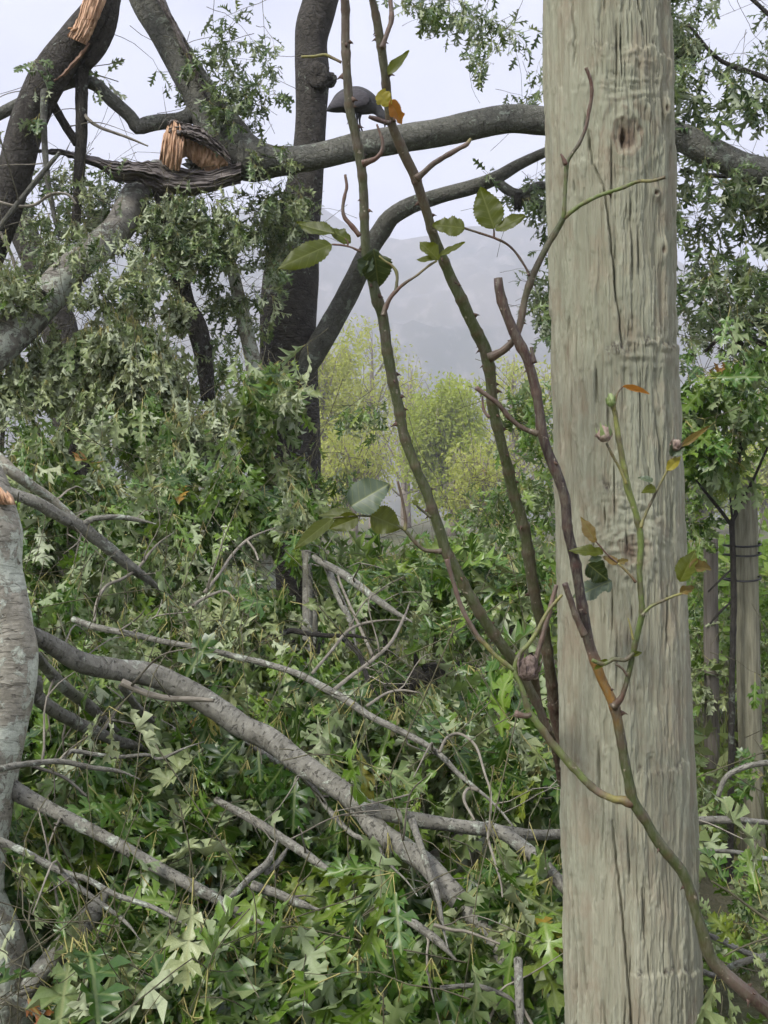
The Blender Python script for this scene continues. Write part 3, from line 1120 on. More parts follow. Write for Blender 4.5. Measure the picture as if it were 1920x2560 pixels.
    me = make_mesh('wooden_post', V - base, [Fq, Ft], [m],
                   attrs={'layer': np.append((0.6 * lay + 0.4 * sstep(-0.06, 0.06, f2)).reshape(-1), 0), 'knotwood': np.append(knot.reshape(-1), 0), 'mould_and_holes': np.append(np.clip(mould_and_holes, 0, 1).reshape(-1), 0)})
    o = link('wooden_post', me)
    o.location = tuple(base)
    o['label'] = 'thick weathered pale wooden post with a dark knot, nearest the camera'
    o['category'] = 'post'


build_post()

# ================================================================== fallen oak, left trunk and the limbs in front
t1 = thing('fallen_oak', 'fallen oak with lichen spotted trunk at left edge and leafy limbs across the foreground', 'tree', (P(40, 2300, 2.3)[0], 2.35, 0.0))
T_EDGE = [(48, 1235), (53, 1320), (55, 1370), (52, 1437), (60, 1485), (72, 1534), (82, 1582), (92, 1630), (89, 1700), (77, 1775), (65, 1850), (46, 1943),
          (29, 2040), (17, 2136), (10, 2232), (24, 2285), (58, 2353), (75, 2425), (82, 2560), (84, 2760), (80, 3100)]
TW = 185
stem(t1, [(-190, 1120, 130, 2.72), (-120, 1165, 150, 2.68), (-75, 1200, 168, 2.65)] + [(e[0] - TW / 2 - 4, e[1], TW, 2.62 - 0.25 * (e[1] - 1235) / 1325) for e in T_EDGE[1:]], None, M_BARK_LI, 'trunk', rough=0.07, sides=56, step=0.008, nfreq=0.8, clear=0.97)
# torn heartwood on its broken top
def splinters(parent, name, cx, cy, D, w, hgt, n, lean, mat, rows=3, seed=0):
    """a ragged crest of wood fibres: overlapping wedges of uneven height, each with thickness"""
    rg = np.random.default_rng(seed)
    vs, fs = [], []
    for k in range(n):
        u = rg.uniform(-1, 1)
        x = cx + u * w / 2
        hh = hgt * rg.uniform(0.25, 1.0) * (1 - 0.45 * abs(u - 0.15))
        ww = w / n * rg.choice([0.7, 1.2, 2.0, 3.6])
        dd = D + rg.normal(0, 0.012)
        b0, b1 = P(x - ww / 2, cy + 10, dd), P(x + ww / 2, cy + 10, dd)
        t0 = P(x + lean * hh + rg.normal(0, ww * 0.3), cy - hh, dd + rg.normal(0, 0.01))
        md0 = b0 * 0.45 + t0 * 0.55 + [-ww * 0.2 * D / F, 0, 0]
        md1 = b1 * 0.45 + t0 * 0.55 + [ww * 0.2 * D / F, 0, 0]
        back = np.array([0, rg.uniform(0.01, 0.03), 0])
        o = len(vs)
        vs += [b0, b1, md1, t0, md0, b0 + back, b1 + back, md1 + back, t0 + back * 0.3, md0 + back]
        fs += [[o, o + 1, o + 2], [o, o + 2, o + 4], [o + 4, o + 2, o + 3]]
        q = [o, o + 1, o + 2, o + 3, o + 4]
        for i in range(5):
            a_, b_ = q[i], q[(i + 1) % 5]
            fs += [[a_, a_ + 5, b_ + 5], [a_, b_ + 5, b_]]
    o = part(name, parent, np.array(vs), np.array(fs), [mat], smooth=False)
    o['kind'] = 'stuff'
    return o


splinters(t1, 'torn_wood', 14, 1252, 2.56, 46, 44, 18, -0.5, M_TORN, seed=3)
B = M_BARK
c8 = dict(clear=0.8)
# the main diagonal limb and its forks
stem(t1, [(70, 1580, 39, 2.60), (130, 1613, 45, 2.66), (202, 1655, 52, 2.72), (289, 1674, 57, 2.78), (376, 1688, 59, 2.82), (458, 1722, 59, 2.84), (530, 1765, 59, 2.84), (603, 1815, 59, 2.83),
          (675, 1850, 59, 2.80), (740, 1900, 57, 2.76), (836, 1965, 54, 2.70), (904, 2021, 54, 2.64), (935, 2066, 54, 2.60), (994, 2112, 55, 2.54), (1062, 2157, 56, 2.48),
          (1107, 2207, 58, 2.42), (1152, 2256, 59, 2.38), (1188, 2302, 59, 2.34), (1235, 2360, 55, 2.28), (1275, 2440, 50, 2.22), (1300, 2560, 45, 2.15), (1320, 2700, 39, 2.1)], None, M_BARK, 'limb', rough=0.09, clear=0.55)
stem(t1, [(880, 2000, 40, 2.64), (903, 2012, 42, 2.62), (971, 2035, 38, 2.6), (1062, 2053, 36, 2.6), (1152, 2066, 34, 2.6), (1211, 2073, 36, 2.6), (1265, 2080, 30, 2.62), (1333, 2087, 27, 2.65),
          (1405, 2085, 26, 2.7), (1560, 2070, 24, 2.75), (1743, 2052, 20, 2.8), (1830, 2050, 21, 2.8), (1920, 2056, 20, 2.82), (2040, 2060, 16, 2.85)], None, M_BARK, 'branch', rough=0.07, **c8)
stem(t1, [(1215, 2066, 32, 2.6), (1265, 2088, 34, 2.57), (1333, 2139, 35, 2.52), (1378, 2184, 34, 2.48), (1415, 2220, 32, 2.45), (1480, 2300, 30, 2.4), (1560, 2390, 26, 2.38)], None, M_BARK, 'branch', **c8)
stem(t1, hp([(183, 1548, 15), (241, 1568, 17), (337, 1587, 15), (410, 1604, 15), (506, 1621, 14), (603, 1645, 16), (675, 1662, 16), (752, 1688, 17), (827, 1729, 20), (881, 1760, 19), (926, 1791, 18), (1025, 1840, 17),
              (1093, 1881, 17), (1152, 1940, 17), (1197, 1976, 16), (1242, 2017, 15), (1282, 2065, 14)], -0.05), None, M_BARK, 'branch', rough=0.1, **c8)
stem(t1, hp([(1098, 1881, 7), (1116, 1845, 7), (1143, 1834, 7), (1170, 1845, 7), (1193, 1872, 7), (1211, 1931, 6), (1227, 1985, 6), (1224, 2057, 6), (1220, 2094, 6), (1238, 2157, 6), (1252, 2207, 5), (1256, 2243, 4)], -0.12), None, M_TWIG, 'twig')
stem(t1, hp([(1197, 1976, 9), (1170, 1972, 9), (1160, 2000, 8), (1186, 2050, 6)], -0.1), None, M_TWIG, 'twig')
stem(t1, [(88, 1700, 36, 2.6), (101, 1750, 36, 2.65), (193, 1808, 32, 2.8), (289, 1851, 28, 2.92), (340, 1865, 24, 3.0), (400, 1885, 20, 3.1)], None, B, 'branch', **c8)
stem(t1, [(80, 1630, 26, 2.65), (111, 1664, 28, 2.8), (159, 1717, 30, 2.9), (217, 1760, 28, 3.0), (260, 1799, 28, 3.05), (320, 1850, 24, 3.1)], None, B, 'branch', **c8)
stem(t1, [(20, 1965, 46, 2.5), (60, 1990, 44, 2.5), (120, 2020, 35, 2.5), (193, 2058, 33, 2.48), (250, 2087, 31, 2.46), (313, 2121, 31, 2.44), (386, 2165, 31, 2.42), (458, 2203, 31, 2.4), (530, 2242, 30, 2.38), (600, 2280, 26, 2.36), (680, 2320, 20, 2.34)], None, B, 'branch', **c8)
stem(t1, [(-20, 2090, 17, 2.3), (0, 2100, 17, 2.3), (72, 2136, 19, 2.3), (154, 2179, 17, 2.29), (217, 2198, 15, 2.28), (289, 2237, 14, 2.26), (376, 2266, 13, 2.24), (434, 2295, 12, 2.22), (500, 2330, 9, 2.2)], None, B, 'branch', **c8)
stem(t1, [(154, 2179, 14, 2.29), (202, 2222, 14, 2.27), (270, 2271, 12, 2.25), (318, 2309, 10, 2.22), (350, 2350, 7, 2.2)], None, B, 'branch', **c8)
stem(t1, [(-20, 1930, 18, 2.35), (0, 1922, 18, 2.35), (72, 1909, 15, 2.4), (154, 1904, 14, 2.45), (231, 1919, 13, 2.48), (299, 1928, 11, 2.5), (350, 1948, 8, 2.5)], None, B, 'branch', **c8)
stem(t1, [(150, 1904, 12, 2.45), (178, 1878, 12, 2.47), (231, 1885, 11, 2.5), (299, 1892, 10, 2.52), (366, 1887, 9, 2.54), (400, 1897, 8, 2.55), (463, 1870, 8, 2.56), (511, 1854, 6, 2.58)], None, B, 'branch', **c8)
stem(t1, [(80, 1915, 9, 2.6), (159, 1943, 8, 2.62), (217, 1991, 7, 2.62)], None, M_TWIG, 'twig')
stem(t1, [(60, 2500, 50, 2.25), (87, 2449, 52, 2.28), (135, 2396, 57, 2.32), (193, 2333, 54, 2.38), (241, 2271, 46, 2.44), (275, 2215, 38, 2.5)], None, B, 'branch', **c8)
stem(t1, [(20, 2490, 22, 2.1), (43, 2502, 22, 2.1), (96, 2531, 22, 2.1), (145, 2553, 20, 2.1), (178, 2560, 19, 2.1)], None, B, 'branch', jag=0.6, **c8)
stem(t1, hp([(540, 2000, 18), (622, 2044, 22), (699, 2092, 24), (771, 2140, 24), (812, 2168, 23), (850, 2195, 20)], 0.1), None, B, 'branch', **c8)
stem(t1, hp([(617, 1856, 14), (699, 1909, 16), (771, 1957, 15), (827, 2030, 14), (881, 2085, 13), (935, 2107, 11), (971, 2157, 10), (1016, 2202, 9), (1044, 2240, 7)], 0.1), None, B, 'branch', clear=0.8)
stem(t1, hp([(632, 2213, 24), (699, 2237, 22), (742, 2256, 20), (800, 2275, 16)], 0.12), None, B, 'branch', clear=0.8)
stem(t1, hp([(960, 2262, 20), (998, 2283, 23), (1044, 2315, 22), (1098, 2356, 20), (1140, 2400, 16)], 0.08), None, B, 'branch', **c8)
stem(t1, hp([(569, 2251, 12), (627, 2193, 18), (670, 2155, 18), (694, 2102, 14)], 0.05), None, B, 'branch', **c8)
stem(t1, hp([(665, 2184, 13), (699, 2150, 14), (718, 2121, 12)], 0.08), None, B, 'branch', **c8)
stem(t1, [(304, 1705, 20, 2.72), (362, 1732, 17, 2.72), (424, 1746, 15, 2.72), (482, 1748, 13, 2.72), (535, 1751, 10, 2.72)], None, M_TWIG, 'branch', jag=0.8, **c8)
stem(t1, [(305, 1715, 20, 2.85), (337, 1760, 20, 2.95), (371, 1794, 18, 3.0), (395, 1820, 16, 3.05)], None, B, 'branch', **c8)
stem(t1, hp([(1060, 2060, 18), (1030, 2052, 20, -0.04), (1050, 2110, 18, -0.02), (1090, 2230, 15, 0.02), (1098, 2260, 12), (1108, 2320, 12), (1120, 2370, 10)][1:], 0.0), None, B, 'branch', **c8)
stem(t1, hp([(1085, 2312, 10), (1130, 2325, 9), (1170, 2330, 8), (1250, 2360, 6)], -0.02), None, M_TWIG, 'twig')
stem(t1, hp([(1100, 2470, 12), (1190, 2465, 13), (1265, 2490, 12), (1300, 2520, 10)], 0.1), None, B, 'branch', clear=0.7)
stem(t1, hp([(1295, 2400, 22), (1298, 2480, 22), (1302, 2580, 20)], 0.02), None, B, 'branch', clear=0.8)

# ================================================================== second fallen limb, behind it
t2 = thing('fallen_oak_limb', 'grey fallen oak limb with leafy branches in the middle of the heap', 'tree', (P(200, 1320, 4.2)[0], 4.2, 0.0))
stem(t2, [(-60, 1195, 26, 3.5), (0, 1220, 27, 3.5), (48, 1240, 29, 3.52), (96, 1259, 31, 3.55), (154, 1293, 32, 3.6), (202, 1317, 33, 3.65), (251, 1355, 31, 3.7), (299, 1394, 29, 3.75), (347, 1433, 27, 3.8), (386, 1462, 24, 3.85), (430, 1497, 18, 3.9)], None, B, 'limb', **c8)
stem(t2, [(-60, 1100, 30, 3.8), (0, 1150, 31, 3.8), (29, 1177, 31, 3.8), (82, 1216, 26, 3.85), (125, 1245, 22, 3.9), (185, 1297, 20, 3.95), (240, 1335, 14, 4.0)], None, M_BARK_LI, 'branch', **c8)
stem(t2, [(198, 1317, 16, 3.65), (227, 1300, 15, 3.65), (251, 1295, 14, 3.66), (299, 1293, 14, 3.68), (347, 1300, 12, 3.7), (390, 1310, 9, 3.7)], None, B, 'branch', **c8)
stem(t2, hp([(236, 1553, 8), (241, 1510, 8), (265, 1466, 8), (309, 1445, 8), (347, 1418, 8), (376, 1380, 7), (400, 1355, 7), (434, 1331, 6)], -0.1), None, M_TWIG, 'twig', clear=0.8)
stem(t2, hp([(511, 1481, 9), (550, 1433, 8), (579, 1389, 8), (617, 1351, 8), (656, 1331, 7), (689, 1319, 6)], -0.1), None, M_TWIG, 'twig', clear=0.8)
stem(t2, hp([(617, 1351, 7), (636, 1375, 6), (646, 1401, 5)], -0.1), None, M_TWIG, 'twig')
stem(t2, hp([(482, 1515, 9), (506, 1498, 8), (559, 1478, 7), (590, 1500, 6)], -0.08), None, M_TWIG, 'twig', clear=0.8)
stem(t2, [(766, 1380, 24, 4.4), (768, 1439, 26, 4.35), (769, 1512, 27, 4.3), (766, 1602, 26, 4.2), (760, 1700, 24, 4.1)], None, B, 'branch', **c8)
stem(t2, [(780, 1500, 16, 4.45), (785, 1540, 17, 4.4), (787, 1610, 17, 4.35)], None, B, 'branch', **c8)
stem(t2, hp([(785, 1392, 14), (799, 1403, 17), (849, 1430, 21), (894, 1462, 20), (940, 1498, 18), (994, 1534, 16), (1040, 1560, 12)], 0.25), None, B, 'branch', **c8)
stem(t2, hp([(818, 1417, 18), (840, 1475, 18), (867, 1534, 18), (881, 1570, 14), (890, 1620, 10)], 0.4), None, B, 'branch', **c8)
stem(t2, hp([(690, 1592, 14), (727, 1577, 14), (768, 1584, 13), (818, 1589, 12), (881, 1589, 10), (944, 1602, 8)], 0.1), None, M_BARK_DK, 'branch', **c8)
stem(t2, hp([(858, 1598, 12), (894, 1629, 14), (908, 1661, 14), (922, 1706, 12), (944, 1738, 10)], 0.15), None, M_BARK_DK, 'branch', **c8)
stem(t2, hp([(836, 1724, 11), (881, 1688, 10), (935, 1647, 10), (980, 1602, 9), (1012, 1539, 8), (1025, 1503, 7)], -0.05), None, M_TWIG, 'twig', **c8)
stem(t2, hp([(781, 1683, 9), (827, 1629, 8), (867, 1580, 8), (908, 1559, 7), (967, 1550, 6), (1016, 1552, 5)], -0.05), None, M_TWIG, 'twig', **c8)
stem(t2, hp([(917, 1765, 8), (967, 1733, 7), (1007, 1726, 7), (1057, 1733, 5)], -0.08), None, M_TWIG, 'twig', **c8)
stem(t2, hp([(935, 1647, 9), (860, 1480, 7), (845, 1440, 6)], 0.2), None, M_TWIG, 'twig')

# logs that lie further back
tl = thing('fallen_log', 'curved grey log lying behind the rose cane in the middle of the brush', 'log', (P(1060, 1690, 4.6)[0], 4.6, 0))
stem(tl, [(960, 1790, 40, 4.4), (1016, 1722, 44, 4.45), (1053, 1692, 50, 4.5), (1089, 1677, 46, 4.6), (1134, 1668, 38, 4.75), (1200, 1672, 34, 4.9)], None, M_BARK_DK, 'log', **c8)
tm = thing('mossy_log', 'short lichen covered log lying under the forked branch beside the post', 'log', (P(1150, 2110, 3.1)[0], 3.1, 0))
stem(tm, [(1085, 2190, 70, 3.0), (1110, 2160, 84, 3.05), (1150, 2130, 92, 3.15), (1195, 2085, 80, 3.3), (1225, 2000, 70, 3.5)], None, M_BARK_LI, 'log', rough=0.12, **c8)

# ================================================================== the standing oak (dark trunk)
t3 = thing('standing_oak', 'tall dark standing oak trunk with one limb curving out to the right', 'tree', (P(722, 1280, 7.6)[0], 7.6, 0.0))
stem(t3, [(880, -220, 80), (840, -110, 84), (811, -30, 85), (797, 20, 85), (783, 70, 84), (779, 115, 80), (781, 183, 86), (779, 275, 78), (774, 366, 78), (768, 430, 84), (758, 500, 98), (740, 590, 120),
          (728, 690, 136), (722, 780, 140), (722, 880, 141), (724, 980, 142), (726, 1100, 146), (728, 1280, 150), (728, 1500, 156), (728, 1840, 190)], 7.6, M_BARK_DK, 'trunk', rough=0.07, sides=48, step=0.04)
# knot on the trunk
def burl(parent, px, py, D, rpx, mat, name='burl', seed=1, flat=0.6):
    rg = np.random.default_rng(seed)
    u = np.linspace(0, np.pi, 14)
    v = np.linspace(0, 2 * np.pi, 22)[:-1]
    U, Vv = np.meshgrid(u, v, indexing='ij')
    d = np.stack([np.sin(U) * np.cos(Vv), -np.cos(U), np.sin(U) * np.sin(Vv)], -1)
    r = 1 + 0.22 * fbm(d[..., 0] * 2 + seed, d[..., 1] * 2, d[..., 2] * 2, seed, 3)
    r = r - 0.35 * np.exp(-(U / 0.35) ** 2) + 0.10 * np.cos(U * 9) * np.exp(-U)
    pts = d * r[..., None] * (rpx * D / F) * np.array([1, flat, 1])
    pts = pts + P(px, py, D)
    nr, nc = 14, 21
    i0 = np.arange(nr - 1)[:, None] * nc
    j, j1 = np.arange(nc)[None], (np.arange(nc) + 1)[None] % nc
    Fq = np.stack([i0 + j, i0 + j1, i0 + nc + j1, i0 + nc + j], -1).reshape(-1, 4)
    uvv = np.stack([Vv / 6.28, U * rpx * D / F], -1).reshape(-1, 2)
    return part(name, parent, pts.reshape(-1, 3), Fq, [mat], uv=uvv)


burl(t3, 790, 195, 7.52, 40, M_BARK_DK, 'burl', 4)
burl(t3, 824, 200, 7.6, 18, M_BARK_DK, 'burl', 6, 1.0)
stem(t3, [(725, 985, 70, 7.55), (756, 926, 64, 7.5), (799, 859, 59, 7.45), (847, 777, 57, 7.4), (892, 690, 52, 7.3), (925, 620, 48, 7.2), (955, 575, 47, 7.15), (978, 542, 45, 7.1), (1029, 513, 42, 7.05), (1098, 490, 38, 7.0),
          (1167, 472, 36, 6.95), (1235, 447, 34, 6.9), (1295, 412, 28, 6.9), (1364, 380, 24, 6.9), (1440, 345, 20, 6.9), (1560, 320, 16, 6.9)], None, M_BARK_UP, 'limb', rough=0.07)
stem(t3, [(1235, 450, 24, 6.9), (1290, 485, 24, 6.88), (1330, 470, 22, 6.86), (1364, 462, 20, 6.85), (1420, 440, 16, 6.85)], None, M_BARK_UP, 'branch', wob=0.3)
stem(t3, [(1285, 480, 20, 6.88), (1310, 492, 20, 6.88), (1345, 510, 20, 6.88), (1385, 535, 18, 6.88)], None, M_BARK_UP, 'branch')
stem(t3, [(1296, 486, 22, 6.87), (1294, 520, 18, 6.85)], None, M_BARK_DK, 'branch', jag=0.8)

# ================================================================== broken limb hung in the standing oak
t4 = thing('broken_oak_limb', 'broken oak limb with torn orange heartwood, its arching branch crossing behind the post', 'tree', (P(600, 400, 6.6)[0], 6.6, 0.0))
stem(t4, [(300, -220, 72), (335, -90, 72), (362, 0, 74), (405, 75, 74), (462, 172, 78), (505, 245, 88), (545, 318, 110), (590, 375, 122), (640, 400, 104), (686, 402, 74), (740, 399, 67)], 6.6, M_BARK_UP, 'limb', rough=0.08, sides=40)
stem(t4, [(600, 398, 100), (650, 402, 84), (686, 403, 70), (791, 392, 66), (896, 366, 67), (1006, 346, 68), (1098, 330, 68), (1190, 311, 70), (1281, 298, 69), (1364, 302, 68), (1500, 310, 67), (1600, 318, 66), (1677, 332, 65), (1764, 373, 68),
          (1851, 415, 70), (1920, 434, 72), (2020, 470, 72), (2140, 500, 70)], 6.55, M_BARK_UP, 'limb', rough=0.07, sides=36)
stem(t4, [(600, 400, 90), (560, 418, 86), (520, 420, 74), (485, 425, 60)], 6.6, M_BARK_UP, 'branch', jag=0.5)
stem(t4, [(500, 255, 44), (463, 297, 40), (400, 305, 38), (365, 312, 38), (344, 318, 36), (324, 290, 33), (278, 249, 33), (235, 210, 32), (190, 203, 30), (150, 215, 28), (100, 240, 20)], (6.6, 6.4), M_BARK_UP, 'branch', rough=0.08, twiggy=2.0)
stem(t4, [(395, 470, 34), (405, 495, 42), (425, 560, 44), (445, 656, 44), (463, 753, 46), (490, 811, 50), (505, 868, 48), (513, 920, 40), (520, 1000, 34)], 6.5, M_BARK_DK, 'branch', rough=0.1)


def slab(parent, name, top, bot, D, thick, mat, seed=0, ridge=0.02, nu=60, nv=14, gu=6, gw=9, jg=0.5):
    """a torn tongue of wood: top and bottom outline, bulging towards the viewer, ridged along its grain"""
    top, bot = np.array(top, float), np.array(bot, float)
    u = np.linspace(0, 1, nu)
    tx = np.interp(u, np.linspace(0, 1, len(top)), top[:, 0]); ty = np.interp(u, np.linspace(0, 1, len(top)), top[:, 1])
    bx = np.interp(u, np.linspace(0, 1, len(bot)), bot[:, 0]); by = np.interp(u, np.linspace(0, 1, len(bot)), bot[:, 1])
    ty = ty + jg * (5 * noise(u * 26, seed, 0, seed) + 4 * noise(u * 70, seed, 0, seed + 2))
    by = by + jg * (5 * noise(u * 22, seed + 4, 0, seed + 1) + 3 * noise(u * 60, seed, 0, seed + 3))
    w = np.linspace(0, 1, nv)
    px = tx[:, None] * (1 - w) + bx[:, None] * w
    py = ty[:, None] * (1 - w) + by[:, None] * w
    Dm = D - thick * np.sin(w * np.pi)[None] * (0.6 + 0.4 * np.sin(u * 3))[:, None] + ridge * fbm(u[:, None] * gu, w[None] * gw + 0.7 * np.sin(u * 5)[:, None] * (gw > gu), 0, seed, 4)
    front = np.stack([(px - 960) / F * Dm, Dm, CZ + (1280 - py) / F * Dm], -1)
    Db = D + thick * 0.5 * np.sin(w * np.pi)[None] + 0.01 + 0 * px
    back = np.stack([(px - 960) / F * Db, Db, CZ + (1280 - py) / F * Db], -1)
    V = np.concatenate([front.reshape(-1, 3), back.reshape(-1, 3)])
    i = (np.arange(nu - 1)[:, None] * nv + np.arange(nv - 1)[None]).reshape(-1)
    n = nu * nv
    f = [np.stack([i, i + nv, i + nv + 1, i + 1], 1), np.stack([i + n, i + 1 + n, i + nv + 1 + n, i + nv + n], 1)]
    a = np.arange(nu - 1) * nv
    f.append(np.stack([a, a + n, a + nv + n, a + nv], 1))
    a = a + nv - 1
    f.append(np.stack([a, a + nv, a + nv + n, a + n], 1))
    a = np.arange(nv - 1)
    f.append(np.stack([a, a + 1, a + 1 + n, a + n], 1))
    a = a + (nu - 1) * nv
    f.append(np.stack([a, a + n, a + 1 + n, a + 1], 1))
    return part(name, parent, V, f, [mat])


slab(t4, 'torn_bark', [(78, 375), (133, 369), (214, 384), (278, 404), (330, 402), (400, 405), (440, 420), (520, 428), (604, 404)],
     [(80, 379), (133, 385), (190, 398), (255, 426), (290, 456), (342, 455), (370, 470), (405, 486), (486, 489), (555, 474), (602, 456)], 6.45, 0.10, M_TORN_GREY, 3, 0.032, 140, 36, 5, 13)
slab(t4, 'torn_wood', [(408, 338), (424, 306), (440, 300), (452, 330), (462, 345)], [(398, 398), (410, 412), (428, 424), (448, 430), (455, 405)], 6.36, 0.06, M_TORN, 8, 0.016, 80, 40, 22, 2.2)
slab(t4, 'torn_wood', [(440, 335), (470, 332), (505, 348), (540, 370), (575, 396)], [(452, 396), (470, 394), (496, 418), (520, 430), (565, 425)], 6.47, 0.05, M_TORN, 9, 0.016, 80, 30, 18, 2.2)
slab(t4, 'torn_bark', [(418, 303), (432, 297), (455, 306), (500, 318), (540, 345), (575, 385)], [(425, 345), (446, 352), (470, 348), (510, 365), (545, 385), (580, 415)], 6.38, 0.06, M_TORN_GREY, 5, 0.035, 80, 24, 6, 10)
splinters(t4, 'splinters', 440, 322, 6.33, 36, 26, 7, -0.3, M_TORN, seed=29)
slab(t4, 'torn_bark', [(372, -30), (415, 40), (450, 110), (495, 210), (520, 260)], [(400, -30), (432, 40), (468, 110), (505, 205), (527, 258)], 6.50, 0.05, M_TORN_GREY, 6, 0.03, 50, 10)

# ================================================================== left broken limb
t5 = thing('snapped_oak_limb', 'thick snapped oak limb at upper left corner with a strip of torn orange wood', 'tree', (P(60, 400, 6.3)[0], 6.3, 0.0))
stem(t5, [(-60, 700, 84), (-10, 580, 84), (8, 530, 84), (32, 440, 86), (64, 324, 84), (100, 235, 88), (150, 155, 92), (205, 85, 88), (240, 30, 72), (262, -20, 60), (285, -120, 54)], 6.3, M_BARK_DK, 'limb', rough=0.06, sides=36)
stem(t5, [(215, 165, 30), (240, 128, 40), (266, 70, 46), (280, 0, 44), (296, -80, 42)], 6.32, M_BARK_DK, 'limb', rough=0.08)
slab(t5, 'torn_wood', [(218, -60), (207, 0), (196, 40), (180, 70), (168, 90)], [(262, -60), (266, 0), (250, 40), (236, 75), (216, 112)], 6.14, 0.05, M_TORN, 21, 0.011, 60, 56, 2.0, 26)
splinters(t5, 'splinters', 208, 58, 6.12, 62, -62, 12, 0.45, M_TORN, seed=17)
slab(t5, 'torn_wood', [(220, 108), (190, 145), (160, 180), (134, 200)], [(226, 112), (200, 150), (166, 186), (136, 203)], 6.145, 0.012, plain_mat('split_wood', (0.12, 0.07, 0.045), (0.25, 0.15, 0.09), 20), 23, 0.01, 30, 6)
stem(t5, [(130, 185, 14, 6.34), (113, 222, 20, 6.24), (110, 255, 19, 6.19), (110, 325, 16, 6.17), (118, 440, 15, 6.16), (136, 540, 12, 6.15), (150, 600, 8, 6.15)], None, M_BARK_UP, 'branch', twiggy=2.4)
stem(t5, [(215, 140, 40), (205, 180, 34), (204, 320, 30), (200, 405, 28), (194, 490, 24), (188, 600, 22)], 6.35, M_BARK_DK, 'branch', twiggy=2.4)
stem(t5, [(125, 245, 22), (162, 312, 22), (192, 360, 20)], 6.35, M_BARK_DK, 'branch', twiggy=2.4)
stem(t5, [(-40, 300, 26), (-10, 290, 26), (40, 264, 28), (75, 250, 28)], 6.3, M_BARK_UP, 'branch', twiggy=2.4)
stem(t5, [(206, 262, 8, 6.36), (215, 292, 9, 6.33), (249, 318, 8, 6.3), (312, 341, 7, 6.3), (370, 365, 4, 6.3)], None, M_TWIG, 'twig')
stem(t5, [(-10, 580, 15), (58, 492, 14), (110, 428, 13), (150, 380, 9)], 6.0, M_BARK_UP, 'branch', twiggy=2.4)
stem(t5, [(-10, 503, 8), (40, 515, 8), (87, 512, 8), (127, 486, 8), (168, 486, 7), (191, 510, 6)], 6.0, M_TWIG, 'twig')
stem(t5, [(95, 175, 8), (70, 157, 6)], 6.25, M_TWIG, 'twig')
stem(t5, [(98, 170, 7), (90, 148, 5)], 6.25, M_TWIG, 'twig')

# grey limb that slopes down to the left
t6 = thing('leaning_oak_limb', 'smooth grey oak limb sloping down to the left edge above the pale wilted leaves', 'tree', (P(150, 700, 6.0)[0], 6.0, 0.0))
stem(t6, [(395, 425, 54, 6.95), (372, 445, 59, 6.8), (330, 505, 73, 6.55), (289, 580, 75, 6.35), (222, 636, 77, 6.2), (164, 692, 82, 6.05), (106, 758, 85, 5.95), (48, 818, 88, 5.85), (-20, 885, 91, 5.75), (-120, 980, 95, 5.7), (-400, 1240, 108, 5.6)], None, M_BARK_GR, 'limb', rough=0.06, sides=36, clear=0.5)
stem(t6, [(-10, 735, 8), (50, 716, 9), (90, 722, 9), (113, 735, 9), (103, 752, 9)], 5.75, M_BARK_DK, 'branch')
stem(t6, [(0, 580, 8), (30, 640, 8), (45, 690, 7), (75, 720, 6)], 5.8, M_TWIG, 'twig')

# trunks further back on the left
t7 = thing('ridged_trunk', 'brown ridged trunk leaning behind the leaves at left edge under the snapped limb', 'tree', (P(110, 1000, 9)[0], 9.0, 0))
stem(t7, [(20, 480, 60), (50, 560, 70), (95, 660, 80), (130, 760, 86), (160, 860, 90), (180, 1000, 95), (200, 1700, 110)], 8.5, M_BARK_DK, 'trunk', rough=0.16, sides=36)
t8 = thing('slender_lichen_tree', 'slender pale trunk blotched with lichen, leaning left of the dark standing trunk', 'tree', (P(640, 1280, 7.0)[0], 7.0, 0))
stem(t8, [(560, 600, 22), (585, 690, 30), (603, 770, 34), (620, 850, 38), (636, 920, 42), (650, 1000, 44), (660, 1150, 46), (668, 1850, 56)], 7.0, M_BARK_LI, 'trunk', rough=0.1)

# ================================================================== leaves of the oaks
FM = (M_LEAF, M_WILT)
GM = (M_GREY, M_WILT)
stats = []
# front heap
fo = Foliage()
fill(fo, 330, [(-150, 1760), (600, 1720), (1000, 1800), (1420, 1800), (1480, 2700), (-150, 2750)], lerpD(HEAP_Y, HEAP_D, 0.55), 0.158, 1.0, 0.16, dirb=(0.1, -0.55, -0.15), nl=(7, 11), clump=3.8)
fill(fo, 170, [(-150, 1760), (600, 1720), (1000, 1800), (1420, 1800), (1480, 2700), (-150, 2750)], lerpD(HEAP_Y, [d + 0.35 for d in HEAP_D], 0.8), 0.15, 1.0, 0.2, nl=(8, 12))
fill(fo, 85, [(1400, 1750), (2150, 1700), (2200, 2700), (1480, 2750)], lerpD(HEAP_Y, [d + 0.75 for d in HEAP_D], 0.8), 0.112, 0.35, 0.35, nl=(7, 11))
stats.append(finish(fo, t1, FM, 300))
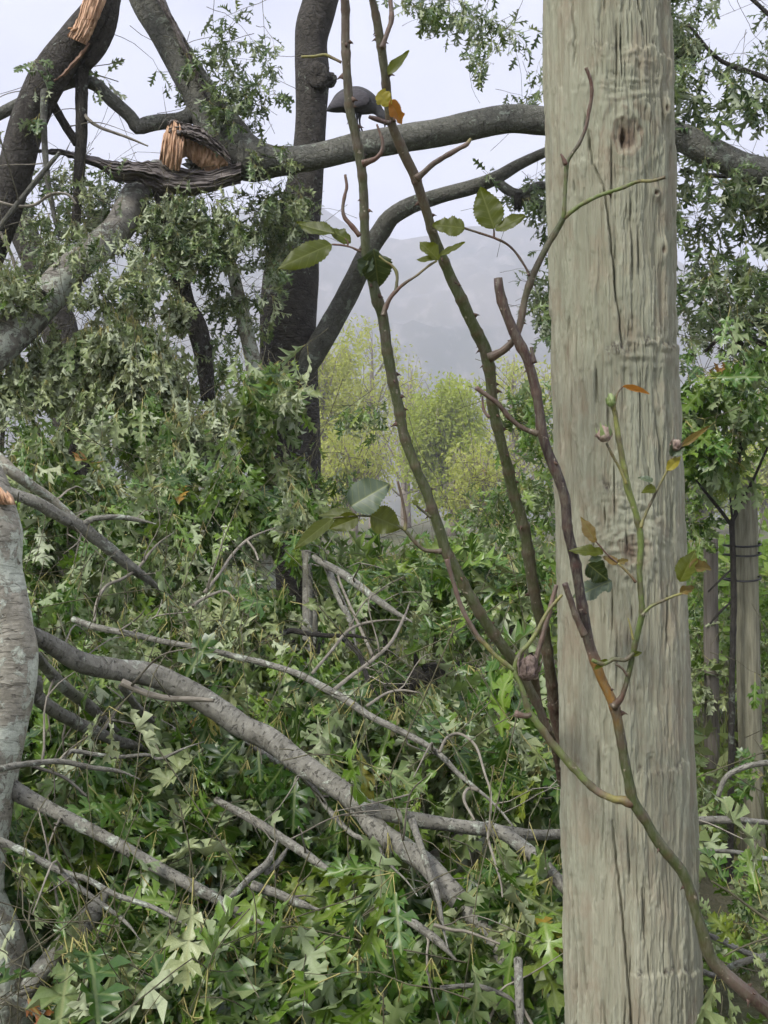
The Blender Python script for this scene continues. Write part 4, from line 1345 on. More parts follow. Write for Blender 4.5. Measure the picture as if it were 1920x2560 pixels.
# middle heap
fo = Foliage()
fill(fo, 330, [(-200, 1180), (300, 1000), (560, 1010), (700, 1110), (840, 1350), (960, 1520), (1100, 1800), (600, 1800), (-200, 1800)], lerpD(HEAP_Y, HEAP_D, 0.7), 0.165, 1.2, 0.36, dirb=(0.15, -0.5, -0.2), nl=(7, 12))
fill(fo, 190, [(820, 1420), (1130, 1370), (1420, 1360), (1420, 1880), (950, 1850)], lerpD(HEAP_Y, [d + 0.6 for d in HEAP_D], 0.9), 0.16, 0.6, 0.12, nl=(7, 12), small=True)
fill(fo, 60, [(1700, 1420), (2150, 1400), (2150, 1800), (1720, 1800)], lerpD(HEAP_Y, [d + 1.6 for d in HEAP_D], 1.2), 0.11, 0.4, 0.3, nl=(7, 11))
fill(fo, 46, [(590, 930), (700, 900), (800, 990), (830, 1200), (700, 1260), (600, 1150)], lambda x, y: 5.2 + R.random() * 0.9, 0.15, 0.9, 0.3, nl=(6, 10), small=True)
stats.append(finish(fo, t2, FM, 300))
# pale wilted leaves under the leaning limb
fo = Foliage()
fill(fo, 190, [(-150, 860), (60, 870), (250, 760), (480, 690), (530, 860), (560, 1080), (250, 1130), (-150, 1230)], lerpD([700, 1200], [5.9, 4.9], 0.5), 0.15, 3.2, 0.96, dirb=(0.05, -0.3, -0.4), nl=(9, 14), Ln=(0.15, 0.3), clump=2.2)
fill(fo, 70, [(-80, 640), (120, 690), (60, 780), (-80, 860)], lambda x, y: 5.5 + R.random() * 0.4, 0.10, 1.3, 0.9, nl=(6, 9), small=True)
stats.append(finish(fo, t6, FM, 300))
# leaves on the broken limb: small sprigs against the sky, and the hanging mass under the tear
fo = Foliage()
fill(fo, 42, [(330, 60), (420, 40), (560, 20), (690, 80), (700, 220), (690, 330), (560, 300), (420, 230)], lambda x, y: 6.35 + R.random() * 0.35, 0.10, 0.75, 0.1, small=True, Ln=(0.2, 0.4), nl=(5, 8), dirb=(0.1, -0.3, -0.1), tail=0.15, twig_r=0.0018)
fill(fo, 20, [(520, 230), (700, 300), (760, 400), (640, 420), (540, 360)], lambda x, y: 6.3 + R.random() * 0.35, 0.095, 0.6, 0.3, small=True, Ln=(0.15, 0.3), nl=(5, 9), tail=0.15)
fill(fo, 190, [(240, 500), (420, 490), (600, 470), (760, 480), (740, 640), (640, 720), (440, 700), (260, 640)], lambda x, y: 6.2 + R.random() * 0.9, 0.10, 0.8, 0.45, small=True, Ln=(0.2, 0.4), nl=(6, 10), tail=0.2)
fill(fo, 85, [(60, 420), (260, 420), (280, 600), (140, 700), (20, 620)], lambda x, y: 6.1 + R.random() * 1.2, 0.095, 0.8, 0.4, small=True, Ln=(0.2, 0.4), nl=(5, 8), tail=0.3)
fill(fo, 62, [(520, 560), (680, 520), (720, 640), (690, 900), (640, 960), (520, 900)], lambda x, y: 6.4 + R.random() * 0.8, 0.10, 1.2, 0.55, small=True, Ln=(0.2, 0.45), nl=(5, 8), tail=0.4)
fill(fo, 60, [(160, 560), (330, 560), (420, 700), (260, 760), (120, 740)], lambda x, y: 5.6 + R.random() * 0.5, 0.10, 1.2, 0.6, small=True, Ln=(0.15, 0.35), nl=(5, 8), tail=0.4)
fill(fo, 34, [(1130, 0), (1330, 10), (1400, 60), (1400, 300), (1330, 290), (1180, 230), (1170, 120), (1050, 60)], lambda x, y: 6.2 + R.random() * 0.9, 0.095, 0.9, 0.15, small=True, Ln=(0.2, 0.4), nl=(5, 8), tail=0.3)
fill(fo, 20, [(1200, 400), (1400, 380), (1400, 520), (1240, 500)], lambda x, y: 6.6 + R.random() * 0.6, 0.095, 0.8, 0.15, small=True, Ln=(0.15, 0.3), nl=(5, 8), tail=0.2)
fill(fo, 10, [(1020, 0), (1170, -20), (1170, 50), (1040, 40)], lambda x, y: 6.0 + R.random() * 0.5, 0.11, 0.9, 0.1, small=True, nl=(5, 8))
stats.append(finish(fo, t4, GM, 300, minpx=24))
# twiggy tangle on the left
fo = Foliage()
fill(fo, 14, [(-60, 120), (300, 230), (330, 420), (100, 480), (-60, 420)], lambda x, y: 6.0 + R.random() * 1.2, 0.08, 1.0, 0.6, small=True, Ln=(0.3, 0.6), nl=(1, 3), tail=0.3, twig_r=0.0026)
stats.append(finish(fo, t5, GM, 100))
# dark thicket that closes the view behind the heap
t9 = thing('oak_thicket', 'dark leafy oak thicket closing the view behind the heap at left', 'tree', (P(330, 1300, 7.4)[0], 7.4, 0))
for k in range(9):
    x = R.uniform(-100, 640)
    stem(t9, [(x + R.normal(0, 60), R.uniform(900, 1000), 8), (x + R.normal(0, 20), 1120, 12), (x, 1300, 20), (x, 1700, 24)], 7.4 + R.random(), M_BARK_DK, 'trunk')
fo = Foliage()
fill(fo, 260, [(-250, 950), (200, 840), (520, 880), (640, 980), (690, 1180), (720, 1350), (-250, 1350)], lambda x, y: 6.3 + R.random() * 2.2, 0.12, 0.6, 0.3, small=True, nl=(8, 12), Ln=(0.3, 0.6))
stats.append(finish(fo, t9, FM, 60, minpx=30))
# dark oak regrowth in the middle distance, against the willows
t10 = thing('oak_regrowth', 'dark green oak regrowth between the rose canes, in front of the pale willows', 'tree', (P(1150, 1500, 6.6)[0], 6.6, 0))
for k in range(8):
    x = 800 + k * 75 + R.normal(0, 20)
    stem(t10, [(x + R.normal(0, 70), R.uniform(1340, 1420), 5), (x + R.normal(0, 20), 1480, 8), (x, 1600, 12), (x, 1900, 14)], 6.2 + R.random() * 1.2, M_BARK_DK, 'stem')
fo = Foliage()
fill(fo, 150, [(800, 1420), (1000, 1350), (1210, 1250), (1400, 1120), (1400, 1560), (820, 1560)], lambda x, y: 5.8 + R.random() * 1.8, 0.11, 0.5, 0.12, small=True, nl=(7, 11), Ln=(0.25, 0.5))
fill(fo, 26, [(800, 1050), (950, 1000), (900, 1250), (780, 1300)], lambda x, y: 6.2 + R.random() * 0.8, 0.10, 0.7, 0.3, small=True, nl=(4, 8))
fill(fo, 26, [(1240, 1000), (1400, 960), (1400, 1150), (1270, 1130)], lambda x, y: 5.8 + R.random() * 0.8, 0.11, 0.5, 0.1, small=True, nl=(5, 8))
stats.append(finish(fo, t10, FM, 200, minpx=30))

# young oak right of the post
t11 = thing('young_oak', 'young leafy oak with thin dark branches right of the post', 'tree', (P(2000, 1500, 7.2)[0], 7.2, 0))
stem(t11, [(2090, -300, 18), (2070, 200, 30), (2050, 700, 44), (2040, 1200, 56), (2030, 1850, 70)], 7.2, M_BARK_DK, 'trunk')
for q in ([(2050, 800, 30), (1960, 830, 22), (1850, 790, 17), (1770, 770, 12), (1700, 720, 8)], [(2050, 900, 26), (1930, 870, 18), (1840, 830, 16), (1790, 800, 11)], [(2055, 500, 24), (1930, 430, 18), (1800, 440, 12), (1700, 425, 8)],
          [(2060, 300, 20), (1920, 200, 14), (1800, 150, 10), (1720, 60, 7)], [(2050, 1000, 22), (1900, 900, 16), (1820, 840, 12), (1760, 880, 7)], [(2070, 150, 18), (1950, 60, 12), (1850, -30, 9)]):
    stem(t11, q, 7.0, M_BARK_DK, 'branch')
fo = Foliage()
fill(fo, 200, [(1640, 130), (1760, 160), (1860, 230), (2200, 200), (2200, 800), (1900, 830), (1760, 800), (1660, 760)], lambda x, y: 6.3 + R.random() * 1.3, 0.15, 0.55, 0.08, small=True, nl=(6, 10), Ln=(0.25, 0.5))
fill(fo, 60, [(1640, -60), (1800, -60), (1770, 60), (1700, 160), (1640, 130)], lambda x, y: 6.5 + R.random() * 0.9, 0.105, 0.6, 0.08, small=True, nl=(6, 10))
fill(fo, 36, [(1760, 60), (2100, -60), (2100, 220), (1860, 230), (1760, 170)], lambda x, y: 6.7 + R.random() * 0.9, 0.10, 0.6, 0.1, small=True, nl=(4, 7), twig_r=0.0018)
fill(fo, 62, [(1320, 520), (1410, 500), (1430, 880), (1370, 850), (1330, 700)], lambda x, y: 6.6 + R.random() * 0.9, 0.10, 0.6, 0.05, small=True, nl=(6, 10), Ln=(0.2, 0.35), tail=0.1)
fill(fo, 34, [(1680, 760), (1950, 800), (1950, 1000), (1820, 980), (1700, 900)], lambda x, y: 6.5 + R.random() * 1.0, 0.10, 0.6, 0.1, small=True, nl=(3, 6), twig_r=0.0018)
stats.append(finish(fo, t11, GM, 300, minpx=24))

# staked sapling lower right
t12 = thing('staked_oak_sapling', 'thin oak sapling tied to a stake with black ties, right of the post', 'tree', (P(1832, 1900, 4.4)[0], 4.4, 0))
stem(t12, [(1824, 2250, 18), (1828, 1900, 16), (1830, 1700, 15), (1834, 1515, 15), (1832, 1392, 14), (1830, 1310, 13), (1842, 1269, 11), (1847, 1146, 10), (1855, 1023, 8), (1860, 900, 5)], 4.4, M_BARK_DK, 'trunk', rough=0.14)
for q in ([(1828, 1312, 10), (1800, 1275, 9), (1765, 1232, 8), (1740, 1200, 5)], [(1838, 1275, 9), (1870, 1225, 8), (1905, 1150, 6), (1930, 1090, 5)], [(1846, 1150, 7), (1880, 1050, 6), (1920, 985, 5)],
          [(1832, 1310, 6), (1826, 1250, 5), (1822, 1200, 4)], [(1846, 1120, 6), (1800, 1060, 5), (1760, 1050, 4)], [(1834, 1500, 6), (1800, 1530, 6), (1775, 1560, 5)], [(1832, 1420, 5), (1795, 1455, 5), (1770, 1480, 4)]):
    stem(t12, q, 4.4, M_BARK_DK, 'branch')
fo = Foliage()
fill(fo, 66, [(1690, 900), (1800, 870), (1960, 780), (2150, 800), (2150, 1150), (1920, 1160), (1860, 1250), (1760, 1220), (1700, 1120)], lambda x, y: 4.1 + R.random() * 0.8, 0.135, 0.55, 0.06, nl=(6, 10), Ln=(0.2, 0.4))
fill(fo, 10, [(1690, 1200), (1780, 1220), (1770, 1400), (1700, 1400)], lambda x, y: 4.3 + R.random() * 0.5, 0.10, 0.5, 0.1, nl=(3, 6))
stats.append(finish(fo, t12, FM, 300, minpx=30))
print("leaves", stats, sum(a for a, b in stats))

# ================================================================== stakes with ties
M_STAKE = plain_mat("stake_wood", (0.12, 0.115, 0.075), (0.30, 0.29, 0.20), 18, 0.9, 0.6, 0.004, (6, 6, 0.4))
M_STAKE_GREY = plain_mat("stake_wood_grey", (0.09, 0.08, 0.062), (0.21, 0.19, 0.155), 18, 0.9, 0.6, 0.004, (6, 6, 0.4))


def stake(name, label, pts, D, mat):
    b = px_path(pts, D, 0.05)
    g = thing(name, label, 'post', (b[-1][0], D, 0))
    v, f, uv = tube(b, 28, 0.05, 77 + int(D * 10))
    part('shaft', g, v, f, [mat], uv=uv)
    return g


g1 = stake('wooden_stake', 'round pale wooden stake behind the tied sapling at right edge', [(1861, 1195, 55), (1864, 1260, 56), (1868, 1500, 57), (1873, 1750, 57), (1878, 1900, 58), (1884, 2215, 59)], 4.5, M_STAKE)
stake('grey_wooden_stake', 'short grey wooden stake left of the staked sapling', [(1777, 1347, 36), (1777, 1500, 36), (1779, 1700, 37), (1780, 1900, 37), (1782, 2104, 38)], 5.0, M_STAKE_GREY)
M_TIE = plain_mat("black_tie", (0.008, 0.008, 0.008), (0.02, 0.02, 0.02), 30, 0.5, 0)
for k, (yy, lb) in enumerate(((1363, 'topmost of three thin black ties round sapling and stake'), (1386, 'middle one of three thin black ties round sapling and stake'), (1447, 'lowest of three thin black ties, knotted round sapling and stake'))):
    cx0 = 1868 - 2
    a = np.linspace(0, 2 * np.pi, 33)
    c = P(1855, yy, 4.47)
    rx, ry = 42 * 4.47 / F, 0.105
    pth = np.stack([c[0] + rx * np.cos(a), c[1] + ry * np.sin(a) - 0.0, c[2] + 0.003 * np.cos(a * 2) + (0.006 if k == 2 else 0.004) * np.cos(a), np.full(33, 0.0042)], 1)
    v, f, uv = tube(pth, 6, 0, 0, False)
    base = np.array([c[0], c[1], c[2]])
    tie = link('tie', make_mesh('tie', v - base, f, [M_TIE]))
    tie.location = tuple(base)
    tie['label'] = lb
    tie['category'] = 'tie'
    tie['group'] = 'black ties on the sapling'

# ================================================================== bird on the arching limb
def build_bird():
    D = 6.55
    M_B = plain_mat("bird_grey", (0.035, 0.035, 0.036), (0.075, 0.074, 0.076), 60, 0.7, 0.4, 0.004, (1, 1, 3))
    M_W = plain_mat("bird_wing", (0.045, 0.042, 0.046), (0.10, 0.092, 0.10), 50, 0.65, 0.5, 0.004, (1, 3, 3))
    M_D = plain_mat("bird_dark", (0.012, 0.012, 0.014), (0.03, 0.03, 0.034), 60, 0.6, 0.2)
    bd = thing('bird', 'dark grey bird bending down on the arching limb beside the dark trunk', 'bird', P(900, 333, D))
    # body profile: (px, py, half height px, half width factor)
    prof = [(815, 277, 2, .9), (824, 273, 8, 1.0), (838, 266, 17, .9), (855, 257, 27, .85), (875, 252, 33, .85), (895, 252, 34, .85), (913, 257, 31, .85), (928, 264, 25, .85), (940, 272, 16, .9), (948, 280, 12, .95),
            (955, 289, 11.5, 1.0), (959, 298, 9, 1.0), (961, 305, 4, 1.0)]
    pts = np.array([[*P(a, b_, D), r * D / F] for a, b_, r, _ in prof])
    path = catmull(pts, 0.006)
    v, f, uv = tube(path, 22, 0.03, 5)
    v[:, 1] = D + (v[:, 1] - D) * 0.8
    part('body', bd, v, f, [M_B], uv=uv)
    for s in (-1, 1):
        w = []
        for a, b_, r in ((826, 268, 6), (846, 256, 15), (868, 248, 22), (890, 246, 24), (908, 250, 20), (920, 257, 10)):
            w.append([*P(a, b_, D + s * 0.058), r * D / F])
        pw = catmull(np.array(w), 0.008)
        v, f, uv = tube(pw, 14, 0.04, 9)
        c = D + s * 0.062
        v[:, 1] = c + (v[:, 1] - c) * 0.28
        part('wing', bd, v, f, [M_W], uv=uv)
        # leg: feathered thigh, shank, toes
        lx = 896 + (6 if s > 0 else 0)
        lp = np.array([[*P(lx - 2, 284, D + s * 0.02), 0.014], [*P(lx - 3, 297, D + s * 0.02), 0.007], [*P(lx - 2, 312, D + s * 0.02), 0.0055], [*P(lx + 5, 331, D + s * 0.02), 0.005]])
        v, f, uv = tube(catmull(lp, 0.005), 8)
        lg = part('leg', bd, v, f, [M_D], uv=uv)
        foot = P(lx + 5, 332, D + s * 0.02)
        vs, fs4, fs3, o = [], [], [], 0
        for dx, dy in ((0.045, 0.0), (0.038, 0.02), (0.038, -0.02), (-0.025, 0)):
            tp = catmull(np.array([[*foot, 0.0045], [*(foot + np.array([dx, dy, 0.002]) * 0.6), 0.004], [*(foot + np.array([dx, dy, -0.006])), 0.002]]), 0.01)
            v, f, uv = tube(tp, 6)
            vs.append(v); fs4.append(f[0] + o); fs3 += [q + o for q in f[1:]]; o += len(v)
        ft = part('toes', lg, np.concatenate(vs), [np.concatenate(fs4), np.concatenate(fs3)], [M_D])
        ft['kind'] = 'stuff'
    bk = catmull(np.array([[*P(959, 300, D), 0.012], [*P(962, 309, D), 0.008], [*P(962, 322, D), 0.002]]), 0.004)
    v, f, uv = tube(bk, 8)
    part('beak', bd, v, f, [M_D], uv=uv)
    for s in (-1, 1):
        e = P(954, 289, D + s * 0.021)
        a = np.linspace(0, 2 * np.pi, 9)[:-1]
        ph = np.linspace(0, np.pi, 6)
        A, B_ = np.meshgrid(a, ph)
        vv = e + 0.0045 * np.stack([np.sin(B_) * np.cos(A), np.cos(B_), np.sin(B_) * np.sin(A)], -1).reshape(-1, 3)
        i0 = np.arange(5)[:, None] * 8
        j, j1 = np.arange(8)[None], (np.arange(8) + 1)[None] % 8
        part('eye', bd, vv, np.stack([i0 + j, i0 + j1, i0 + 8 + j1, i0 + 8 + j], -1).reshape(-1, 4), [M_D])


build_bird()

# ================================================================== the climbing rose
def cane_mat():
    m, t, b, out = new_mat("rose_cane")
    v = obj_vec(t)
    at = N(t, "Attribute", attribute_name="tint")
    n = noise_tex(t, v, 160, 5, 0.65)
    n2 = noise_tex(t, v, 35, 4, 0.6)
    c = mixc(t, ramp(t, n, [(0.3, 0.0), (0.75, 0.5)]), at.outputs['Color'], mixc(t, 0.55, at.outputs['Color'], (0.02, 0.015, 0.01)))
    c = mixc(t, ramp(t, n2, [(0.50, 0.0), (0.62, 0.7)]), c, (0.085, 0.062, 0.042))
    n3 = noise_tex(t, mapping(t, v, (1, 1, 0.25)), 260, 4, 0.7)
    c = mixc(t, ramp(t, n3, [(0.45, 0.0), (0.7, 0.6)]), c, (0.15, 0.15, 0.10))
    sp = noise_tex(t, mapping(t, v, (1, 1, 1), (2, 5, 1)), 110, 2, 0.5)
    c = mixc(t, ramp(t, sp, [(0.68, 0.0), (0.73, 0.7)]), c, (0.34, 0.29, 0.22))     # lenticel specks
    L(t, c, b.inputs['Base Color'])
    setin(b, Roughness=0.55)
    bump(t, b, mth(t, 'ADD', n, n2), 0.5, 0.0015)
    return m


M_CANE = cane_mat()
M_THORN = plain_mat("thorn", (0.055, 0.03, 0.02), (0.15, 0.095, 0.065), 90, 0.6, 0)
GRN, OLV, MAR, DMAR, RED, YEL, ORG, PNK, BRN, BRT, GRY = (0.058, 0.075, 0.018), (0.065, 0.066, 0.024), (0.055, 0.027, 0.019), (0.026, 0.013, 0.012), (0.12, 0.055, 0.035), (0.28, 0.26, 0.07), (0.27, 0.14, 0.025), (0.19, 0.125, 0.095), (0.105, 0.07, 0.042), (0.15, 0.20, 0.045), (0.16, 0.12, 0.09)
RB = P(1470, 1280, 1.5)
rose = thing('climbing_rose', 'thorny climbing rose with long arching canes and a few leaves against the post', 'rose', (P(1900, 2500, 1.55)[0], 1.5, 0.0))


def rstem(parent, pts, D, cols, name='cane', thorns=0, rough=0.12, knob=None, tl=0.0095):
    BSEED[0] += 1
    wmax = max(a[2] for a in pts)
    Dm = D if D is not None and not isinstance(D, tuple) else (min(D) if D else pts[0][3])
    path = px_path(pts, D, max(0.0022, wmax * Dm / F * 0.3))
    n = len(path)
    # swollen nodes at uneven distances
    along = np.concatenate([[0], np.cumsum(np.linalg.norm(np.diff(path[:, :3], axis=0), axis=1))])
    rg = np.random.default_rng(BSEED[0])
    s = rg.uniform(0.01, 0.05)
    nodes = []
    while s < along[-1]:
        path[:, 3] *= 1 + 0.16 * np.exp(-((along - s) / 0.0045) ** 2)
        nodes.append(s)
        s += rg.uniform(0.035, 0.075)
    v, f, uv = tube(path, 14 if wmax > 10 else 9, rough, BSEED[0])
    if isinstance(cols, tuple):
        cols = [(0, cols), (1, cols)]
    tt = uv[:, 1] / max(along[-1], 1e-6)
    ks = [c[0] for c in cols]
    tint = np.stack([np.interp(tt, ks, [c[1][q] for c in cols]) for q in range(3)], 1)
    # nodes are browner
    nd = np.zeros(len(v))
    for s in nodes:
        nd = np.maximum(nd, np.exp(-((uv[:, 1] - s) / 0.004) ** 2))
    tint = tint * (1 - 0.45 * nd[:, None]) + np.array(RED)[None] * 0.45 * nd[:, None]
    o = part(name, parent, v, f, [M_CANE], uv=uv, attrs={'tint': tint})
    if thorns:
        vs, fs = [], []
        for k in range(thorns):
            i = int(rg.integers(2, n - 2))
            tg = unit(path[i + 1, :3] - path[i - 1, :3])
            a = rg.uniform(0, 6.28)
            e1 = unit(np.cross(tg, [0, 1, 0]))
            e2 = np.cross(tg, e1)
            rd = unit(e1 * math.cos(a) + e2 * math.sin(a) * 0.6)
            l = tl * rg.uniform(0.45, 1.2)
            bw = l * 0.45
            c0 = path[i, :3] + rd * path[i, 3] * 0.85
            sd_ = np.cross(rd, tg)
            b_ = len(vs)
            down = np.array([0, 0, -0.35])
            for q in range(6):
                an = q / 6 * 6.283
                vs.append(c0 + tg * math.cos(an) * bw + sd_ * math.sin(an) * bw * 0.45)
            for q in range(6):
                an = q / 6 * 6.283
                vs.append(c0 + rd * l * 0.45 + (tg * math.cos(an) * bw + sd_ * math.sin(an) * bw * 0.45) * 0.42 + down * l * 0.1)
            vs.append(c0 + rd * l + down * l)
            for q in range(6):
                q1 = (q + 1) % 6
                fs += [[b_ + q, b_ + q1, b_ + 6 + q1], [b_ + q, b_ + 6 + q1, b_ + 6 + q], [b_ + 6 + q, b_ + 6 + q1, b_ + 12]]
        th = part('thorns', o if parent is rose else parent, np.array(vs), np.array(fs), [M_THORN])
        th['kind'] = 'stuff'
    return o, path


DA, DB = 1.46, 1.52
caneA, _ = rstem(rose, [(850, -160, 20), (858, -60, 21), (862, 0, 22), (864, 37, 21), (864, 115, 22), (869, 206, 22), (876, 284, 22), (890, 344, 22), (901, 403, 24), (908, 458, 23), (910, 527, 23), (913, 596, 24), (919, 656, 25), (941, 743, 26), (956, 791, 26),
                (968, 873, 26), (980, 946, 26), (997, 1018, 25), (1011, 1090, 25), (1043, 1177, 25), (1066, 1228, 26), (1093, 1308, 27), (1116, 1376, 27), (1148, 1439, 27), (1188, 1512, 27), (1224, 1570, 27), (1256, 1616, 27), (1290, 1662, 26), (1330, 1735, 22), (1375, 1830, 20)],
                (1.42, 1.60), [(0, MAR), (0.09, BRN), (0.2, OLV), (0.4, GRN), (0.8, GRN), (0.93, OLV), (1, BRN)], thorns=46)
caneB, _ = rstem(rose, [(905, -170, 16), (922, -50, 17), (931, 0, 18), (947, 78, 22), (961, 174, 22), (968, 238, 22), (977, 302, 22), (1002, 366, 24), (1034, 435, 25), (1055, 495, 24), (1075, 559, 24), (1092, 610, 25), (1117, 671, 26), (1156, 753, 28), (1185, 816, 29),
                (1214, 878, 30), (1226, 946, 28), (1233, 1023, 27), (1252, 1100, 26), (1268, 1165, 27), (1283, 1231, 27), (1310, 1322, 29), (1326, 1421, 29), (1342, 1512, 28), (1360, 1580, 28), (1374, 1670, 28), (1382, 1738, 28), (1390, 1800, 28), (1412, 1900, 27), (1440, 2000, 27)],
                (1.46, 1.84), [(0, BRN), (0.12, OLV), (0.25, BRN), (0.32, GRN), (0.6, GRN), (0.75, OLV), (0.88, MAR), (1, BRN)], thorns=50)
caneC, _ = rstem(rose, [(1245, 695, 21), (1248, 720, 23), (1255, 753, 24), (1272, 801, 24), (1291, 844, 26), (1318, 898, 25), (1337, 965, 24), (1348, 1023, 24), (1354, 1076, 26), (1371, 1134, 24), (1394, 1187, 26), (1412, 1248, 25), (1420, 1330, 25), (1437, 1400, 25), (1449, 1474, 26), (1463, 1556, 26), (1471, 1600, 27), (1486, 1650, 25), (1505, 1699, 25),
                (1525, 1739, 25), (1537, 1770, 26), (1547, 1817, 25), (1557, 1875, 24), (1568, 1933, 25), (1584, 2003, 27), (1611, 2046, 25), (1638, 2093, 26), (1669, 2135, 27), (1704, 2178, 26), (1724, 2225, 25), (1741, 2283, 27), (1759, 2341, 29), (1776, 2392, 30), (1805, 2427, 31), (1844, 2462, 33), (1891, 2501, 35), (1935, 2540, 36), (2000, 2620, 38), (2080, 2800, 40), (2120, 3200, 42)],
                (1.50, 1.55), [(0, MAR), (0.12, MAR), (0.2, DMAR), (0.335, DMAR), (0.35, PNK), (0.36, ORG), (0.40, ORG), (0.43, OLV), (0.45, GRN), (0.60, GRN), (0.665, OLV), (0.68, GRY), (0.72, MAR), (1, BRN)], thorns=30)
S = lambda par, pts, D, cols, name='shoot', th=0: rstem(par, pts, D, cols, name, th, tl=0.005)[0]
# side shoots of the left cane
S(caneA, [(906, 410, 20), (922, 404, 15), (940, 396, 12), (954, 379, 11), (957, 360, 9), (952, 338, 7), (942, 311, 5)], 1.44, RED)
S(caneA, [(899, 590, 13), (878, 563, 11), (861, 543, 10), (857, 518, 8), (863, 485, 8), (867, 465, 8), (863, 437, 7)], 1.44, RED)
S(caneA, [(853, 156, 8), (833, 146, 7), (812, 137, 8), (785, 141, 7), (753, 142, 6)], 1.43, [(0, PNK), (0.35, YEL), (1, YEL)])
S(caneA, [(958, 790, 14), (963, 772, 12), (974, 748, 11), (990, 728, 10), (1012, 708, 7), (1040, 690, 6), (1070, 666, 6), (1092, 652, 5)], 1.45, [(0, BRN), (0.4, RED), (1, YEL)])
S(caneA, [(989, 727, 9), (993, 700, 8), (991, 680, 9), (980, 664, 6), (962, 652, 5), (948, 640, 4)], 1.45, [(0, OLV), (1, YEL)])
S(caneA, [(1104, 1378, 15), (1085, 1378, 10), (1062, 1375, 10), (1040, 1358, 9), (1020, 1334, 9), (1008, 1322, 8), (975, 1306, 7), (930, 1291, 6), (880, 1290, 5), (825, 1296, 4)], 1.43, [(0, BRN), (0.3, OLV), (1, BRT)])
S(caneA, [(1012, 1326, 11), (1014, 1300, 8), (1006, 1250, 7), (994, 1203, 6)], 1.43, [(0, YEL), (0.2, BRN), (1, BRN)])
S(caneA, [(1078, 1294, 8), (1060, 1280, 6), (1044, 1266, 6), (1038, 1256, 4)], 1.45, OLV)
# lower left tangle
S(caneA, [(1118, 1398, 14), (1122, 1418, 12), (1134, 1457, 11), (1157, 1525, 11), (1193, 1588, 11), (1215, 1612, 12), (1240, 1640, 11), (1285, 1676, 12)], 1.49, [(0, PNK), (0.6, PNK), (0.7, YEL), (1, BRT)])
S(caneC, [(1405, 1487, 8), (1369, 1530, 9), (1342, 1579, 10), (1322, 1610, 11), (1301, 1632, 12), (1287, 1672, 13), (1296, 1700, 13), (1308, 1731, 14), (1323, 1778, 17), (1358, 1828, 19), (1397, 1877, 19), (1444, 1931, 20), (1487, 1974, 19), (1533, 1997, 19), (1560, 2001, 22), (1582, 2012, 20)], (1.56, 1.53),
  [(0, YEL), (0.3, BRT), (0.55, BRT), (0.6, BRN), (0.68, BRT), (0.83, BRT), (0.86, PNK), (0.92, YEL), (1, RED)], 'shoot', 4)
S(caneB, [(1391, 1462, 11), (1378, 1512, 12), (1360, 1580, 12), (1345, 1630, 13), (1338, 1655, 14)], 1.58, PNK)
S(caneB, [(1336, 1690, 22), (1343, 1740, 18), (1356, 1800, 18), (1384, 1860, 18), (1404, 1960, 18)], (1.60, 1.78), [(0, BRN), (1, MAR)])
S(caneC, [(1287, 1783, 18), (1302, 1788, 16), (1318, 1790, 14), (1328, 1786, 12)], 1.52, [(0, PNK), (1, BRN)])
# side shoots of the middle cane
S(caneB, [(922, 292, 9), (938, 297, 13), (955, 303, 12), (975, 309, 14)], 1.46, MAR)
S(caneB, [(1040, 448, 20), (1056, 434, 15), (1080, 412, 14), (1103, 397, 12), (1126, 384, 14), (1150, 370, 11), (1167, 361, 12), (1177, 347, 7)], 1.48, [(0, BRN), (0.5, MAR), (0.9, PNK), (1, YEL)])
S(caneB, [(954, 120, 13), (968, 82, 12), (979, 46, 12), (976, 0, 11), (972, -60, 10)], 1.49, PNK)
S(caneB, [(1222, 896, 26), (1242, 886, 19), (1262, 874, 18), (1284, 850, 17), (1300, 812, 18), (1312, 750, 17), (1330, 694, 18), (1350, 650, 16), (1376, 602, 16), (1398, 566, 15), (1410, 541, 15)], (1.53, 1.50), [(0, BRN), (0.25, PNK), (0.5, OLV), (1, GRN)], 'shoot', 6)
S(caneB, [(1409, 545, 13), (1410, 534, 11), (1413, 477, 10), (1417, 412, 11), (1430, 385, 9), (1447, 360, 9), (1464, 320, 9), (1473, 275, 9), (1479, 240, 9), (1477, 204, 9), (1465, 169, 8)], (1.50, 1.47), [(0, BRT), (0.5, GRN), (0.6, RED), (1, RED)])
S(caneB, [(1408, 546, 13), (1430, 528, 11), (1452, 512, 11), (1482, 496, 10), (1512, 484, 10), (1555, 470, 9), (1595, 454, 9), (1630, 452, 8), (1663, 443, 8)], (1.50, 1.46), [(0, RED), (0.1, BRT), (0.7, BRT), (0.76, YEL), (1, YEL)], 'shoot', 4)
S(caneB, [(1415, 412, 12), (1409, 398, 9), (1402, 385, 5)], 1.48, RED)
S(caneB, [(1323, 690, 8), (1316, 672, 6), (1301, 648, 6), (1283, 624, 6), (1262, 607, 6), (1236, 595, 6), (1200, 583, 6), (1160, 570, 5)], 1.49, [(0, MAR), (0.7, RED), (1, OLV)])
S(caneB, [(1235, 595, 6), (1235, 580, 5), (1234, 572, 4)], 1.49, RED)
S(caneB, [(1224, 1044, 9), (1212, 1030, 7), (1207, 1010, 6), (1206, 990, 5)], 1.50, PNK)
S(caneC, [(1345, 1085, 17), (1325, 1078, 13), (1300, 1066, 12), (1272, 1042, 12), (1248, 1012, 12), (1222, 992, 11), (1190, 969, 11)], 1.49, [(0, BRN), (0.6, MAR), (1, PNK)])
S(caneC, [(1337, 908, 14), (1332, 888, 10), (1328, 868, 8)], 1.49, MAR)
